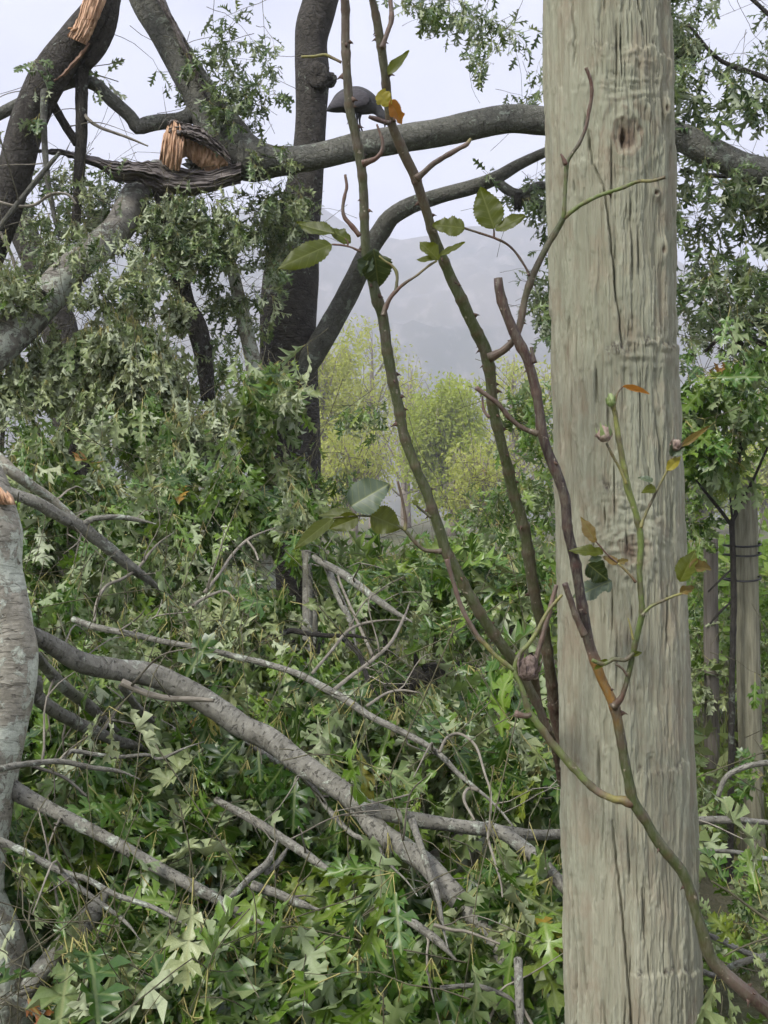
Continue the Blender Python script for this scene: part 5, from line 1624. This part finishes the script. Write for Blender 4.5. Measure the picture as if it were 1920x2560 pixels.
S(caneC, [(1462, 1590, 20), (1450, 1565, 17), (1438, 1535, 16), (1424, 1494, 15), (1412, 1458, 15)], 1.49, [(0, BRN), (0.4, MAR), (1, MAR)])
# the bright shoot in front of the post
shootE, _ = rstem(rose, [(1532, 1768, 24), (1545, 1755, 17), (1556, 1738, 14), (1568, 1699, 13), (1586, 1620, 14), (1600, 1556, 15), (1605, 1527, 15), (1599, 1433, 15), (1602, 1351, 16), (1590, 1285, 15), (1570, 1222, 17), (1558, 1160, 15), (1545, 1085, 14), (1537, 1030, 12), (1528, 1004, 11)],
                  (1.52, 1.47), [(0, BRN), (0.05, RED), (0.1, GRN), (0.3, (0.11, 0.17, 0.03)), (0.6, BRT), (1, (0.28, 0.30, 0.07))], 'shoot')
S(shootE, [(1566, 1210, 9), (1550, 1172, 7), (1533, 1142, 7), (1516, 1108, 6)], 1.475, [(0, YEL), (1, OLV)])
S(shootE, [(1602, 1320, 10), (1610, 1295, 8), (1628, 1255, 7), (1648, 1215, 6), (1670, 1172, 6), (1692, 1135, 5)], 1.475, [(0, YEL), (0.3, OLV), (1, YEL)])
S(shootE, [(1590, 1456, 8), (1570, 1432, 6), (1545, 1408, 5)], 1.49, [(0, RED), (1, YEL)])
S(shootE, [(1603, 1540, 9), (1625, 1518, 8), (1655, 1503, 7), (1685, 1490, 7), (1705, 1484, 6)], 1.49, [(0, BRT), (1, YEL)])
S(shootE, [(1536, 1025, 6), (1540, 995, 5), (1547, 978, 4), (1556, 968, 4)], 1.47, [(0, YEL), (1, RED)])
S(shootE, [(1585, 1632, 9), (1562, 1650, 10), (1535, 1648, 11), (1508, 1660, 10), (1480, 1650, 9)], 1.50, [(0, OLV), (1, BRT)])
S(shootE, [(1540, 1660, 7), (1556, 1672, 6), (1568, 1690, 6)], 1.50, BRN)
S(shootE, [(1583, 1600, 6), (1577, 1570, 5), (1570, 1545, 3)], 1.49, YEL)


# rose leaves --------------------------------------------------------
def rose_leaf_mat(name, top, top2, under, trans, tw=0.4, rough=0.45):
    return leaf_mat(name, [(0.0, top), (1.0, top2)], under, trans, rough=rough, trans_w=tw, rib=(0.24, 0.26, 0.08), spec=0.45)


RL_OLIVE = rose_leaf_mat("rose_leaf_olive", (0.075, 0.10, 0.012), (0.11, 0.13, 0.018), (0.13, 0.15, 0.05), (0.24, 0.27, 0.01), 0.5)
RL_GREY = rose_leaf_mat("rose_leaf_greygreen", (0.075, 0.11, 0.06), (0.10, 0.135, 0.08), (0.11, 0.14, 0.095), (0.14, 0.2, 0.05), 0.12)
RL_ORANGE = rose_leaf_mat("rose_leaf_orange", (0.34, 0.13, 0.02), (0.40, 0.17, 0.03), (0.36, 0.17, 0.05), (0.5, 0.2, 0.02), 0.45)
RL_YELLOW = rose_leaf_mat("rose_leaf_yellow", (0.34, 0.30, 0.03), (0.40, 0.32, 0.04), (0.3, 0.27, 0.06), (0.5, 0.42, 0.03), 0.45)
RL_DARK = rose_leaf_mat("rose_leaf_dark", (0.03, 0.05, 0.012), (0.045, 0.065, 0.018), (0.10, 0.12, 0.06), (0.10, 0.14, 0.02), 0.25)
RL_BROWN = rose_leaf_mat("rose_leaf_brown", (0.16, 0.12, 0.03), (0.20, 0.13, 0.04), (0.17, 0.14, 0.06), (0.3, 0.22, 0.04), 0.35)


def rose_leaf(parent, base, tip, wpx, D, mat, tilt=0.3, fold=0.25, bend=0.2, dt=0.0, ragged=0.0, seed=0, serr=0.05, name='leaf', broad=0.5, label=None, flip=False):
    """an ovate toothed leaf from base to tip (pixels); tilt turns its face off the camera"""
    rg = np.random.default_rng(seed + 100)
    b0, t0 = P(*base, D), P(*tip, D + dt)
    ax = t0 - b0
    ln = np.linalg.norm(ax)
    ax /= ln
    nrm = np.array([0, -1.0, 0]) + np.array([rg.normal(0, 0.15), 0, tilt])
    nrm = unit(nrm - ax * nrm.dot(ax))
    if flip:
        nrm = -nrm
    sx = np.cross(ax, nrm)
    w = wpx * D / F / 2
    nv, nu = 28, 6
    v = np.linspace(0, 1, nv)
    prof = (np.sin(np.pi * v ** (0.75 if broad >= 0.5 else 0.9)) ** 0.72) * np.where(v > 0.6, 1 - 0.25 * ((v - 0.6) / 0.4) ** 2, 1)
    prof[0], prof[-1] = 0.03, 0.01
    vs, uvs = [], []
    for side in (-1, 1):
        pr = prof * (1 + serr * np.where(np.arange(nv) % 2 == 0, 1, -1))
        if ragged:
            pr = pr * (1 - ragged * np.clip(noise(v * 7 + seed, side * 3.3, 0, seed) + 0.25, 0, 1))
        for k in range(nu + 1):
            u = k / nu
            x = side * u * pr * w
            # rib lines, fold and curl
            z = fold * np.abs(x) + 0.10 * w * np.sin(v * 22) * u * 0.5 + w * 0.35 * u * u * noise(v * 3 + seed, side, 0, seed + 3) - bend * ln * (v ** 2)
            y = v * ln * 1.0
            vs.append(b0[None] + ax[None] * y[:, None] + sx[None] * x[:, None] + nrm[None] * z[:, None])
            uvs.append(np.stack([side * u * prof * 0.4, v * 1.6], -1))
    V = np.stack(vs).reshape(-1, 3)
    UV = np.stack(uvs).reshape(-1, 2)
    fs = []
    for s in range(2):
        o = s * (nu + 1) * nv
        for k in range(nu):
            a = o + k * nv + np.arange(nv - 1)
            q = np.stack([a, a + nv, a + nv + 1, a + 1], 1)
            fs.append(q[:, ::-1] if s == 0 else q)
    o = part(name, parent, V, np.concatenate(fs), [mat], uv=UV)
    if label:
        o['label'] = label
    return o


RLF = rose_leaf
# left cane leaves
RLF(caneA, (829, 611), (694, 664), 64, 1.42, RL_OLIVE, 0.2, 0.2, 0.1, -0.02, seed=1)
RLF(caneA, (838, 584), (742, 566), 44, 1.43, RL_OLIVE, 0.6, 0.3, -0.1, 0.02, seed=2)
RLF(caneA, (878, 604), (812, 566), 44, 1.44, RL_OLIVE, 0.4, 0.3, 0.15, 0.0, ragged=0.3, seed=3)
S(caneA, [(902, 629, 7), (880, 619, 5), (855, 613, 5), (829, 611, 4)], 1.43, RED)
S(caneA, [(868, 617, 5), (870, 606, 4), (862, 596, 3)], 1.43, RED)
RLF(caneA, (934, 622), (948, 722), 78, 1.475, RL_DARK, 0.0, 0.6, 0.1, 0.02, ragged=0.5, seed=4)
RLF(caneA, (925, 640), (902, 690), 46, 1.48, RL_GREY, 0.2, 0.4, 0.1, 0.0, ragged=0.4, seed=5)
RLF(caneA, (876, 1266), (972, 1208), 94, 1.42, RL_GREY, 0.5, 0.18, 0.05, 0.0, seed=6, flip=False, label='large grey green leaf with pale midrib')
RLF(caneA, (926, 1288), (1003, 1318), 74, 1.425, RL_OLIVE, 0.3, 0.15, 0.1, 0.0, seed=7)
RLF(caneA, (896, 1294), (822, 1322), 46, 1.43, RL_OLIVE, 0.3, 0.2, 0.1, 0.0, seed=8)
RLF(caneA, (884, 1290), (794, 1284), 46, 1.435, RL_OLIVE, 0.7, 0.3, 0.05, 0.02, seed=9)
RLF(caneA, (832, 1296), (736, 1372), 38, 1.42, RL_OLIVE, 0.5, 0.25, 0.0, -0.03, seed=10)
RLF(caneA, (1044, 1262), (1030, 1250), 14, 1.44, RL_OLIVE, 0.3, seed=30)
# middle cane leaves
RLF(caneB, (1236, 572), (1200, 468), 74, 1.485, RL_OLIVE, 0.1, 0.2, 0.05, 0.0, seed=11)
RLF(caneB, (1238, 576), (1312, 536), 40, 1.48, RL_OLIVE, 0.5, 0.3, 0.05, -0.01, seed=12, ragged=0.2)
RLF(caneB, (1162, 571), (1082, 558), 58, 1.485, RL_OLIVE, 0.3, 0.2, 0.1, 0.0, seed=13, ragged=0.25)
RLF(caneA, (1096, 650), (1050, 602), 46, 1.45, RL_OLIVE, 0.3, 0.3, 0.1, 0.0, seed=14, ragged=0.45)
RLF(caneA, (1088, 648), (1040, 650), 20, 1.45, RL_OLIVE, 0.5, 0.3, 0.0, 0.0, seed=15)
RLF(caneA, (1100, 640), (1162, 602), 22, 1.45, RL_OLIVE, 0.5, 0.3, 0.1, 0.0, seed=16, ragged=0.3)
RLF(caneB, (970, 186), (1024, 128), 28, 1.47, RL_OLIVE, 0.6, 0.4, 0.0, 0.0, seed=17)
RLF(caneB, (944, 232), (978, 262), 52, 1.475, RL_YELLOW, 0.2, 0.3, 0.1, 0.0, seed=18, ragged=0.3, label='yellowing leaf behind the cane')
RLF(caneB, (976, 250), (1008, 312), 44, 1.475, RL_ORANGE, 0.3, 0.4, 0.1, 0.02, seed=19, ragged=0.35, label='curled orange dying leaf')
# leaves in front of the post
RLF(caneC, (1470, 1410), (1522, 1452), 62, 1.54, RL_DARK, 0.0, 0.3, 0.1, 0.0, seed=20, ragged=0.25)
RLF(caneC, (1530, 1452), (1432, 1492), 66, 1.55, RL_GREY, 0.5, 0.3, 0.1, 0.0, seed=21, ragged=0.4, label='torn grey green leaf resting on the post')
RLF(shootE, (1545, 1408), (1508, 1390), 26, 1.50, RL_BROWN, 0.4, 0.5, 0.3, seed=22, ragged=0.4)
RLF(shootE, (1545, 1406), (1572, 1398), 22, 1.50, RL_BROWN, 0.4, 0.5, 0.3, seed=23, ragged=0.4)
RLF(shootE, (1508, 1385), (1424, 1370), 34, 1.50, RL_OLIVE, 0.6, 0.5, 0.2, seed=24, ragged=0.35)
RLF(shootE, (1490, 1355), (1452, 1292), 34, 1.50, RL_BROWN, 0.4, 0.4, 0.2, seed=25, ragged=0.5)
RLF(shootE, (1505, 1395), (1470, 1400), 22, 1.50, RL_GREY, 0.7, 0.4, 0.2, seed=26, ragged=0.3)
S(shootE, [(1545, 1408, 5), (1520, 1388, 4), (1500, 1365, 4), (1488, 1352, 3)], 1.50, RED)
RLF(shootE, (1700, 1455), (1738, 1372), 52, 1.49, RL_OLIVE, 0.3, 0.8, 0.4, seed=27, ragged=0.35)
RLF(shootE, (1722, 1420), (1786, 1412), 40, 1.49, RL_BROWN, 0.5, 0.7, 0.5, seed=28, ragged=0.3)
RLF(shootE, (1700, 1484), (1738, 1462), 26, 1.49, RL_BROWN, 0.4, 0.8, 0.5, seed=29, ragged=0.3)
RLF(shootE, (1668, 1176), (1702, 1138), 26, 1.47, RL_YELLOW, 0.5, 0.6, 0.3, seed=31, ragged=0.3)
RLF(shootE, (1676, 1140), (1708, 1096), 40, 1.47, RL_GREY, 0.2, 1.1, 0.6, seed=32, ragged=0.3)
RLF(shootE, (1700, 1118), (1772, 1076), 20, 1.47, RL_BROWN, 0.4, 0.9, -0.3, seed=33, ragged=0.2)
RLF(shootE, (1640, 1222), (1606, 1226), 28, 1.47, RL_OLIVE, 0.4, 0.7, 0.4, seed=34, ragged=0.25)
RLF(shootE, (1630, 1206), (1598, 1190), 22, 1.47, RL_GREY, 0.7, 0.8, 0.3, seed=35, ragged=0.2)
RLF(shootE, (1556, 967), (1626, 986), 18, 1.465, RL_ORANGE, 0.4, 0.9, 0.0, seed=36, label='dry orange tip leaf')
RLF(shootE, (1520, 1650), (1484, 1672), 16, 1.50, RL_OLIVE, 0.4, 0.9, 0.4, seed=37)
RLF(shootE, (1580, 1640), (1606, 1628), 14, 1.50, RL_OLIVE, 0.4, 0.9, 0.4, seed=38)


def bud(parent, px, py, D, r, stretch, mat, sepal_mat, up=(0, 0, 1), seed=0, name='bud'):
    rg = np.random.default_rng(seed)
    up = unit(np.array(up, float))
    e1 = unit(np.cross(up, [0.3, 1, 0.1]))
    e2 = np.cross(up, e1)
    c = P(px, py, D)
    rr = r * D / F
    th = np.linspace(0, 2 * np.pi, 15)[:-1]
    h = np.linspace(0, 1, 10)
    prof = np.sin(np.pi * (0.08 + 0.86 * h) ** 0.8) * (1 + 0.0 * h)
    vs = []
    for k, q in enumerate(h):
        rad = rr * prof[k] * (1 + 0.14 * np.cos(th * 5 + q * 3) * q) * (1 + 0.12 * rg.normal(0, 1, 14))
        vs.append(c[None] + up[None] * (q - 0.5) * 2 * rr * stretch + (e1[None] * np.cos(th)[:, None] + e2[None] * np.sin(th)[:, None]) * rad[:, None])
    V = np.concatenate(vs)
    i0 = np.arange(9)[:, None] * 14
    j, j1 = np.arange(14)[None], (np.arange(14) + 1)[None] % 14
    Fq = np.stack([i0 + j, i0 + j1, i0 + 14 + j1, i0 + 14 + j], -1).reshape(-1, 4)
    o = part(name, parent, V, Fq, [mat])
    # sepals: five pointed strips curling off
    sv, sf = [], []
    for k in range(6):
        a = k / 6 * 6.28 + rg.random() * 0.5
        rd = e1 * math.cos(a) + e2 * math.sin(a)
        sd_ = np.cross(up, rd)
        b0 = c - up * rr * stretch * 0.8
        p = [b0 + rd * rr * 0.6, b0 + rd * rr * 1.1 + up * rr * stretch * 0.8, b0 + rd * rr * rg.uniform(0.9, 1.5) + up * rr * stretch * rg.uniform(1.6, 2.3)]
        o_ = len(sv)
        sv += [p[0] - sd_ * rr * 0.3, p[0] + sd_ * rr * 0.3, p[1] - sd_ * rr * 0.32, p[1] + sd_ * rr * 0.32, p[2]]
        sf += [[o_, o_ + 1, o_ + 3], [o_, o_ + 3, o_ + 2], [o_ + 2, o_ + 3, o_ + 4]]
    s_ = part('sepals', o if parent is rose else parent, np.array(sv), np.array(sf), [sepal_mat])
    s_['kind'] = 'stuff'
    return o


M_BUDG = plain_mat("bud_green", (0.15, 0.22, 0.06), (0.30, 0.36, 0.16), 120, 0.6, 0.4)
M_BUDP = plain_mat("bud_dry", (0.20, 0.13, 0.10), (0.40, 0.33, 0.26), 150, 0.8, 0.6)
M_BUDB = plain_mat("bud_brown", (0.06, 0.04, 0.03), (0.30, 0.23, 0.19), 220, 0.85, 0.9)
bud(shootE, 1527, 1000, 1.47, 12, 1.4, M_BUDG, M_BUDG, (0, 0, 1), 1)
bud(shootE, 1510, 1084, 1.475, 19, 1.1, M_BUDP, M_BUDG, (-0.2, 0, 1), 2)
bud(shootE, 1690, 1112, 1.47, 15, 1.0, M_BUDP, M_BUDP, (0.5, -0.3, 0.7), 3)
bud(caneB, 1322, 1668, 1.545, 27, 1.25, M_BUDB, M_BUDB, (0.2, -0.2, 0.8), 4, 'gall')

# ================================================================== near leaves at the lower right
t13 = thing('oak_twig', 'leafy oak twig with yellow stalks poking in beside the post at lower right corner', 'twig', (P(1990, 2500, 1.6)[0], 1.6, 0.0))
stem(t13, [(1778, 2202, 5), (1830, 2235, 6), (1870, 2265, 7), (1920, 2300, 8), (1990, 2340, 8), (2060, 2400, 10)], 1.62, M_SHOOT, 'twig')
stem(t13, [(1808, 2392, 4), (1850, 2370, 5), (1920, 2345, 6), (2000, 2330, 8)], 1.58, M_SHOOT, 'twig')
stem(t13, [(1750, 2330, 14, 1.95), (1800, 2350, 15, 1.9), (1850, 2375, 14, 1.85), (1920, 2400, 16, 1.85), (2050, 2440, 20, 1.85)], None, M_BARK, 'branch')
stem(t13, [(1700, 2400, 12, 1.9), (1790, 2440, 15, 1.85), (1830, 2415, 16, 1.82), (1920, 2390, 18, 1.8), (2050, 2380, 20, 1.8)], None, M_BARK, 'branch')
stem(t13, [(1750, 2130, 10, 2.3), (1800, 2128, 10, 2.3), (1850, 2132, 11, 2.3), (1930, 2150, 12, 2.3), (2050, 2170, 14, 2.3)], None, M_BARK, 'branch')
stem(t13, [(1795, 1992, 12, 2.7), (1808, 1955, 13, 2.7), (1825, 1935, 13, 2.7), (1870, 1915, 14, 2.7), (1930, 1905, 15, 2.7), (2030, 1890, 18, 2.7)], None, M_BARK, 'branch')


def near_leaf(base, tip, D, dt, roll, ti, wilt=False):
    b0, t0 = P(*base, D), P(*tip, D + dt)
    a = t0 - b0
    ln = np.linalg.norm(a)
    a /= ln
    V, T, uvv, mi = TEMPLATES[ti]
    nrm = np.array([math.sin(roll), -math.cos(roll), 0.35])
    nrm = unit(nrm - a * nrm.dot(a))
    m = np.stack([np.cross(a, nrm), a, nrm], 1) * (ln / 1.25)
    o = link('leaf', make_mesh('leaf', V, T, [M_WILT if wilt else M_LEAF, M_STALK], uv=uvv, mat_idx=mi), t13)
    mm = Matrix(m.tolist()).to_4x4()
    mm.translation = Vector((b0 - BASE[t13.name]).tolist())
    o.matrix_local = mm


near_leaf((1800, 2410), (1735, 2600), 1.55, -0.02, 0.5, 3, True)
near_leaf((1905, 2240), (1838, 1990), 1.60, 0.03, 1.0, 15, True)
near_leaf((1830, 2240), (1775, 2110), 1.62, 0.02, 0.7, 2)
near_leaf((1905, 2270), (1862, 2120), 1.66, 0.05, -0.4, 5)
near_leaf((1850, 2372), (1800, 2300), 1.6, -0.04, 0.1, 7)
near_leaf((1870, 2360), (1935, 2470), 1.6, -0.05, -0.4, 8, True)
near_leaf((1800, 2440), (1850, 2570), 1.62, -0.03, 0.8, 16, True)
near_leaf((1790, 2450), (1760, 2580), 1.68, 0.0, -0.6, 12, True)
near_leaf((1920, 2305), (1940, 2420), 1.62, -0.05, 0.2, 1)

# ================================================================== far willows
M_WILLOW = leaf_mat("willow_leaf", [(0.0, (0.34, 0.42, 0.05)), (0.5, (0.50, 0.55, 0.08)), (1.0, (0.62, 0.62, 0.15))], (0.46, 0.49, 0.16), (0.72, 0.76, 0.12), rough=0.6, trans_w=0.5)
M_WILLOW_G = leaf_mat("willow_leaf_green", [(0.0, (0.24, 0.34, 0.03)), (0.5, (0.38, 0.47, 0.05)), (1.0, (0.50, 0.54, 0.09))], (0.42, 0.48, 0.14), (0.66, 0.76, 0.08), rough=0.6, trans_w=0.5)
M_WBARK = plain_mat("willow_bark", (0.16, 0.13, 0.10), (0.34, 0.29, 0.23), 4, 0.9, 0.5, 0.02)


def willow(label, px, top, bot_w, D, n, seed, mat, dens=1.0, droop=0.8, nl=10):
    rg = np.random.default_rng(seed)
    ht = CZ + (1280 - top) / F * D
    w = bot_w / F * D / 2
    bx = (px - 960) / F * D
    g = thing('willow_tree', label, 'tree', (bx, D, 0), 'pale willows behind the brush')
    tr = catmull(np.array([[bx, D, -0.1, 0.18 * D / 36], [bx + rg.normal(0, .1), D, ht * 0.3, 0.14 * D / 36], [bx + rg.normal(0, .3), D, ht * 0.6, 0.09 * D / 36], [bx + rg.normal(0, .4), D, ht * 0.95, 0.02]]), 0.5)
    v, f, uv = tube(tr, 10, 0.1, seed)
    part('trunk', g, v, f, [M_WBARK], uv=uv)
    tw, lv = [], []
    K = D / 36.0
    for k in range(n):
        s = rg.uniform(0.18, 0.95)
        i = int(s * (len(tr) - 1))
        p0 = tr[i, :3]
        a = rg.uniform(0, 6.28)
        ln = w * (1.1 - 0.75 * s) * rg.uniform(0.45, 1.2) + 0.25 * K
        d = np.array([math.cos(a), math.sin(a), rg.uniform(0.3, 1.5)])
        p1 = p0 + d * ln * 0.55
        p2 = p0 + d * ln + np.array([0, 0, 0.2 * K])
        p3 = p2 + K * np.array([math.cos(a) * 0.25, math.sin(a) * 0.25, -droop * rg.uniform(0.2, 0.9)])
        r0 = 0.045 * K * (1.1 - s)
        br = np.array([[*p0, r0], [*p1, r0 * 0.7], [*p2, r0 * 0.4], [*p3, 0.006 * K]])
        tw.append(br)
        cb = catmull(br, 0.15 * K)
        for q in range(int(nl * dens * 1.8 + 0.5)):
            c = cb[int(rg.integers(len(cb) // 3, len(cb)))][:3] + K * rg.normal(0, 0.16, 3)
            m = rg.integers(3, 8)
            # a hanging strand of narrow leaves
            for j in range(m):
                lv.append((c + K * np.array([rg.normal(0, 0.09), rg.normal(0, 0.09), -0.10 * j * droop + rg.normal(0, 0.03)]), rg.uniform(0, 6.28), K * rg.uniform(0.11, 0.20), rg.uniform(-1.4, 0.4)))
    write_twigs(tw, g, M_WBARK, 5, 0.3, 'branches')
    n_ = len(lv)
    c = np.array([l[0] for l in lv]); az = np.array([l[1] for l in lv]); sz = np.array([l[2] for l in lv]); el = np.array([l[3] for l in lv])
    ax = np.stack([np.cos(az) * np.cos(el), np.sin(az) * np.cos(el), np.sin(el)], 1)
    sx = np.cross(ax, rg.normal(0, 1, (n_, 3)))
    sx /= np.linalg.norm(sx, axis=1)[:, None]
    V = np.stack([c, c + ax * sz[:, None] * 0.5 + sx * sz[:, None] * 0.22, c + ax * sz[:, None], c + ax * sz[:, None] * 0.5 - sx * sz[:, None] * 0.22], 1).reshape(-1, 3)
    Fq = np.arange(n_ * 4).reshape(-1, 4)
    uvv = np.tile(np.array([[0.5, 0], [0.5, .5], [0.5, 1], [0.5, .5]]), (n_, 1))
    o = part('foliage', g, V, Fq, [mat], uv=uvv, smooth=False)
    o['kind'] = 'stuff'


willow('yellow green willow just right of the dark standing trunk', 800, 850, 190, 78, 140, 1, M_WILLOW, 0.95)
willow('tall thin yellowish willow behind the left rose cane', 935, 800, 130, 95, 70, 2, M_WILLOW, 0.5)
willow('round bright green willow between the two long rose canes', 1130, 985, 200, 70, 170, 3, M_WILLOW_G, 1.25)
willow('sparse nearly bare willow between the two long rose canes', 1015, 890, 140, 104, 70, 4, M_WILLOW, 0.2)
willow('sparse olive willow between the middle cane and the post', 1290, 870, 170, 92, 90, 5, M_WILLOW, 0.35)
willow('sparse olive willow showing just left of the post edge', 1385, 910, 130, 100, 70, 6, M_WILLOW, 0.45)
willow('green willow right of the post behind the stakes', 1740, 1150, 250, 80, 140, 7, M_WILLOW_G, 0.8)
willow('pale willow at the right edge behind the sapling', 1915, 1110, 240, 92, 110, 8, M_WILLOW, 0.6)
willow('low pale willow behind the left rose cane, near the dark trunk', 885, 1090, 170, 62, 90, 9, M_WILLOW, 0.5)
willow('low olive willow left of the middle rose cane', 1215, 1140, 150, 60, 80, 10, M_WILLOW, 0.45)

# ================================================================== low growth
M_HERB = leaf_mat("herb_leaf", [(0.0, (0.06, 0.10, 0.02)), (0.6, (0.13, 0.17, 0.035)), (0.9, (0.24, 0.24, 0.07)), (1.0, (0.32, 0.26, 0.12))], (0.16, 0.19, 0.08), (0.25, 0.35, 0.05), rough=0.55, trans_w=0.3)


def ground_cover():
    rg = np.random.default_rng(3)
    n = 16000
    D = 4.5 + 26 * rg.random(n) ** 1.6
    x = (rg.uniform(-300, 2200, n) - 960) / F * D
    hgt = 0.25 + 0.75 * rg.random(n) ** 2 + 0.25 * noise(x * 0.6, D * 0.4, 0, 2)
    hgt = np.clip(hgt, 0.12, 1.25)
    z0 = rg.random(n) * hgt
    c = np.stack([x, D, z0], 1)
    az = rg.uniform(0, 6.28, n); el = rg.uniform(-0.4, 1.4, n)
    ax = np.stack([np.cos(az) * np.cos(el), np.sin(az) * np.cos(el), np.sin(el)], 1)
    sx = np.cross(ax, rg.normal(0, 1, (n, 3)))
    sx /= np.linalg.norm(sx, axis=1)[:, None]
    ln = rg.uniform(0.06, 0.16, n) * (0.7 + D / 22)
    V = np.stack([c, c + ax * ln[:, None] * 0.5 + sx * ln[:, None] * 0.17, c + ax * ln[:, None], c + ax * ln[:, None] * 0.5 - sx * ln[:, None] * 0.17], 1).reshape(-1, 3)
    m2 = 5000
    Db = 4.5 + 20 * rg.random(m2) ** 1.5
    xb = (rg.uniform(-300, 2200, m2) - 960) / F * Db
    b0 = np.stack([xb, Db, np.full(m2, -0.02)], 1)
    tipb = b0 + np.stack([rg.normal(0, 0.12, m2), rg.normal(0, 0.12, m2), rg.uniform(0.25, 0.9, m2)], 1)
    s = np.stack([rg.normal(0, 1, m2), rg.normal(0, 1, m2), np.zeros(m2)], 1)
    s /= np.linalg.norm(s, axis=1)[:, None]
    V2 = np.stack([b0 - s * 0.006, b0 + s * 0.006, tipb], 1).reshape(-1, 3)
    F1 = np.arange(n * 4).reshape(-1, 4)
    F2 = (np.arange(m2 * 3) + n * 4).reshape(-1, 3)
    uvv = np.full((n * 4 + m2 * 3, 2), 0.5)
    o = link('ground_cover', make_mesh('ground_cover', np.vstack([V, V2]), [F1, F2], [M_HERB], uv=uvv, smooth=False))
    o['kind'] = 'stuff'
    o['label'] = 'low weeds and grass on the ground behind the fallen branches'
    o['category'] = 'undergrowth'


ground_cover()


def shrub(name, label, px, py, D, w, h, n, mat, seed, lsz=0.05):
    rg = np.random.default_rng(seed)
    c = P(px, py, D)
    g = thing(name, label, 'shrub', (c[0], D, 0))
    tw = []
    V, Fq = [], []
    for k in range(max(8, n // 25)):
        a = rg.uniform(0, 6.28)
        e = np.array([c[0] + math.cos(a) * w * rg.random(), D + math.sin(a) * w * rg.random(), c[2] + rg.uniform(-h, h)])
        tw.append(np.array([[c[0], D, 0.0, 0.006], [*(0.5 * (np.array([c[0], D, 0]) + e) + rg.normal(0, .04, 3)), 0.004], [*e, 0.002]]))
    write_twigs(tw, g, M_TWIG, 4, 0.1, 'stems')
    nv = 0
    for k in range(n):
        q = c + np.array([rg.normal(0, w * 0.5), rg.normal(0, w * 0.4), rg.normal(0, h * 0.5)])
        ax = unit(rg.normal(0, 1, 3) + [0, -0.3, -0.2])
        nr = unit(rg.normal(0, 0.6, 3) + [0, -0.4, 1])
        nr = unit(nr - ax * nr.dot(ax))
        sx = np.cross(ax, nr)
        l = lsz * rg.uniform(0.6, 1.2)
        p = [q, q + ax * l * .3 + sx * l * .28 + nr * l * .06, q + ax * l * .7 + sx * l * .24 + nr * l * .05, q + ax * l - nr * l * .1, q + ax * l * .7 - sx * l * .24 + nr * l * .05, q + ax * l * .3 - sx * l * .28 + nr * l * .06]
        V += p
        Fq += [[nv, nv + 1, nv + 2, nv + 3], [nv, nv + 3, nv + 4, nv + 5]]
        nv += 6
    o = part('foliage', g, np.array(V), np.array(Fq), [mat], uv=np.tile(np.array([[0, 0], [.3, .3], [.25, .7], [0, 1], [-.25, .7], [-.3, .3]]), (n, 1)), smooth=False)
    o['kind'] = 'stuff'


M_SHRUB = leaf_mat("shrub_leaf", [(0.0, (0.09, 0.17, 0.02)), (0.6, (0.16, 0.26, 0.035)), (1.0, (0.27, 0.36, 0.06))], (0.24, 0.32, 0.09), (0.25, 0.5, 0.04), rough=0.45, trans_w=0.35)
shrub('green_shrub', 'bright green small leaved shrub glimpsed deep under the forked branch', 1010, 1930, 3.6, 0.22, 0.18, 380, M_SHRUB, 1)
shrub('roadside_shrub', 'fresh green shrub behind the two stakes at right edge', 1850, 1500, 6.6, 1.1, 0.55, 2200, M_SHRUB, 2, 0.085)

# ================================================================== the hazy air
def build_haze():
    m = bpy.data.materials.new("mist")
    m.use_nodes = True
    t = m.node_tree
    t.nodes.clear()
    out = t.nodes.new("ShaderNodeOutputMaterial")
    pv = t.nodes.new("ShaderNodeVolumePrincipled")
    pv.inputs['Color'].default_value = (0.885, 0.90, 1.0, 1)
    pv.inputs['Density'].default_value = 0.0012
    pv.inputs['Anisotropy'].default_value = 0.2
    t.links.new(pv.outputs[0], out.inputs['Volume'])
    x0, x1, y0, y1, z0, z1 = -2150, 2150, -420, 2340, -1.6, ZTOP + 6
    v = np.array([[x0, y0, z0], [x1, y0, z0], [x1, y1, z0], [x0, y1, z0], [x0, y0, z1], [x1, y0, z1], [x1, y1, z1], [x0, y1, z1]])
    f = np.array([[0, 3, 2, 1], [4, 5, 6, 7], [0, 1, 5, 4], [1, 2, 6, 5], [2, 3, 7, 6], [3, 0, 4, 7]])
    o = link('haze', make_mesh('haze', v, f, [m], smooth=False))
    o['kind'] = 'stuff'


build_haze()
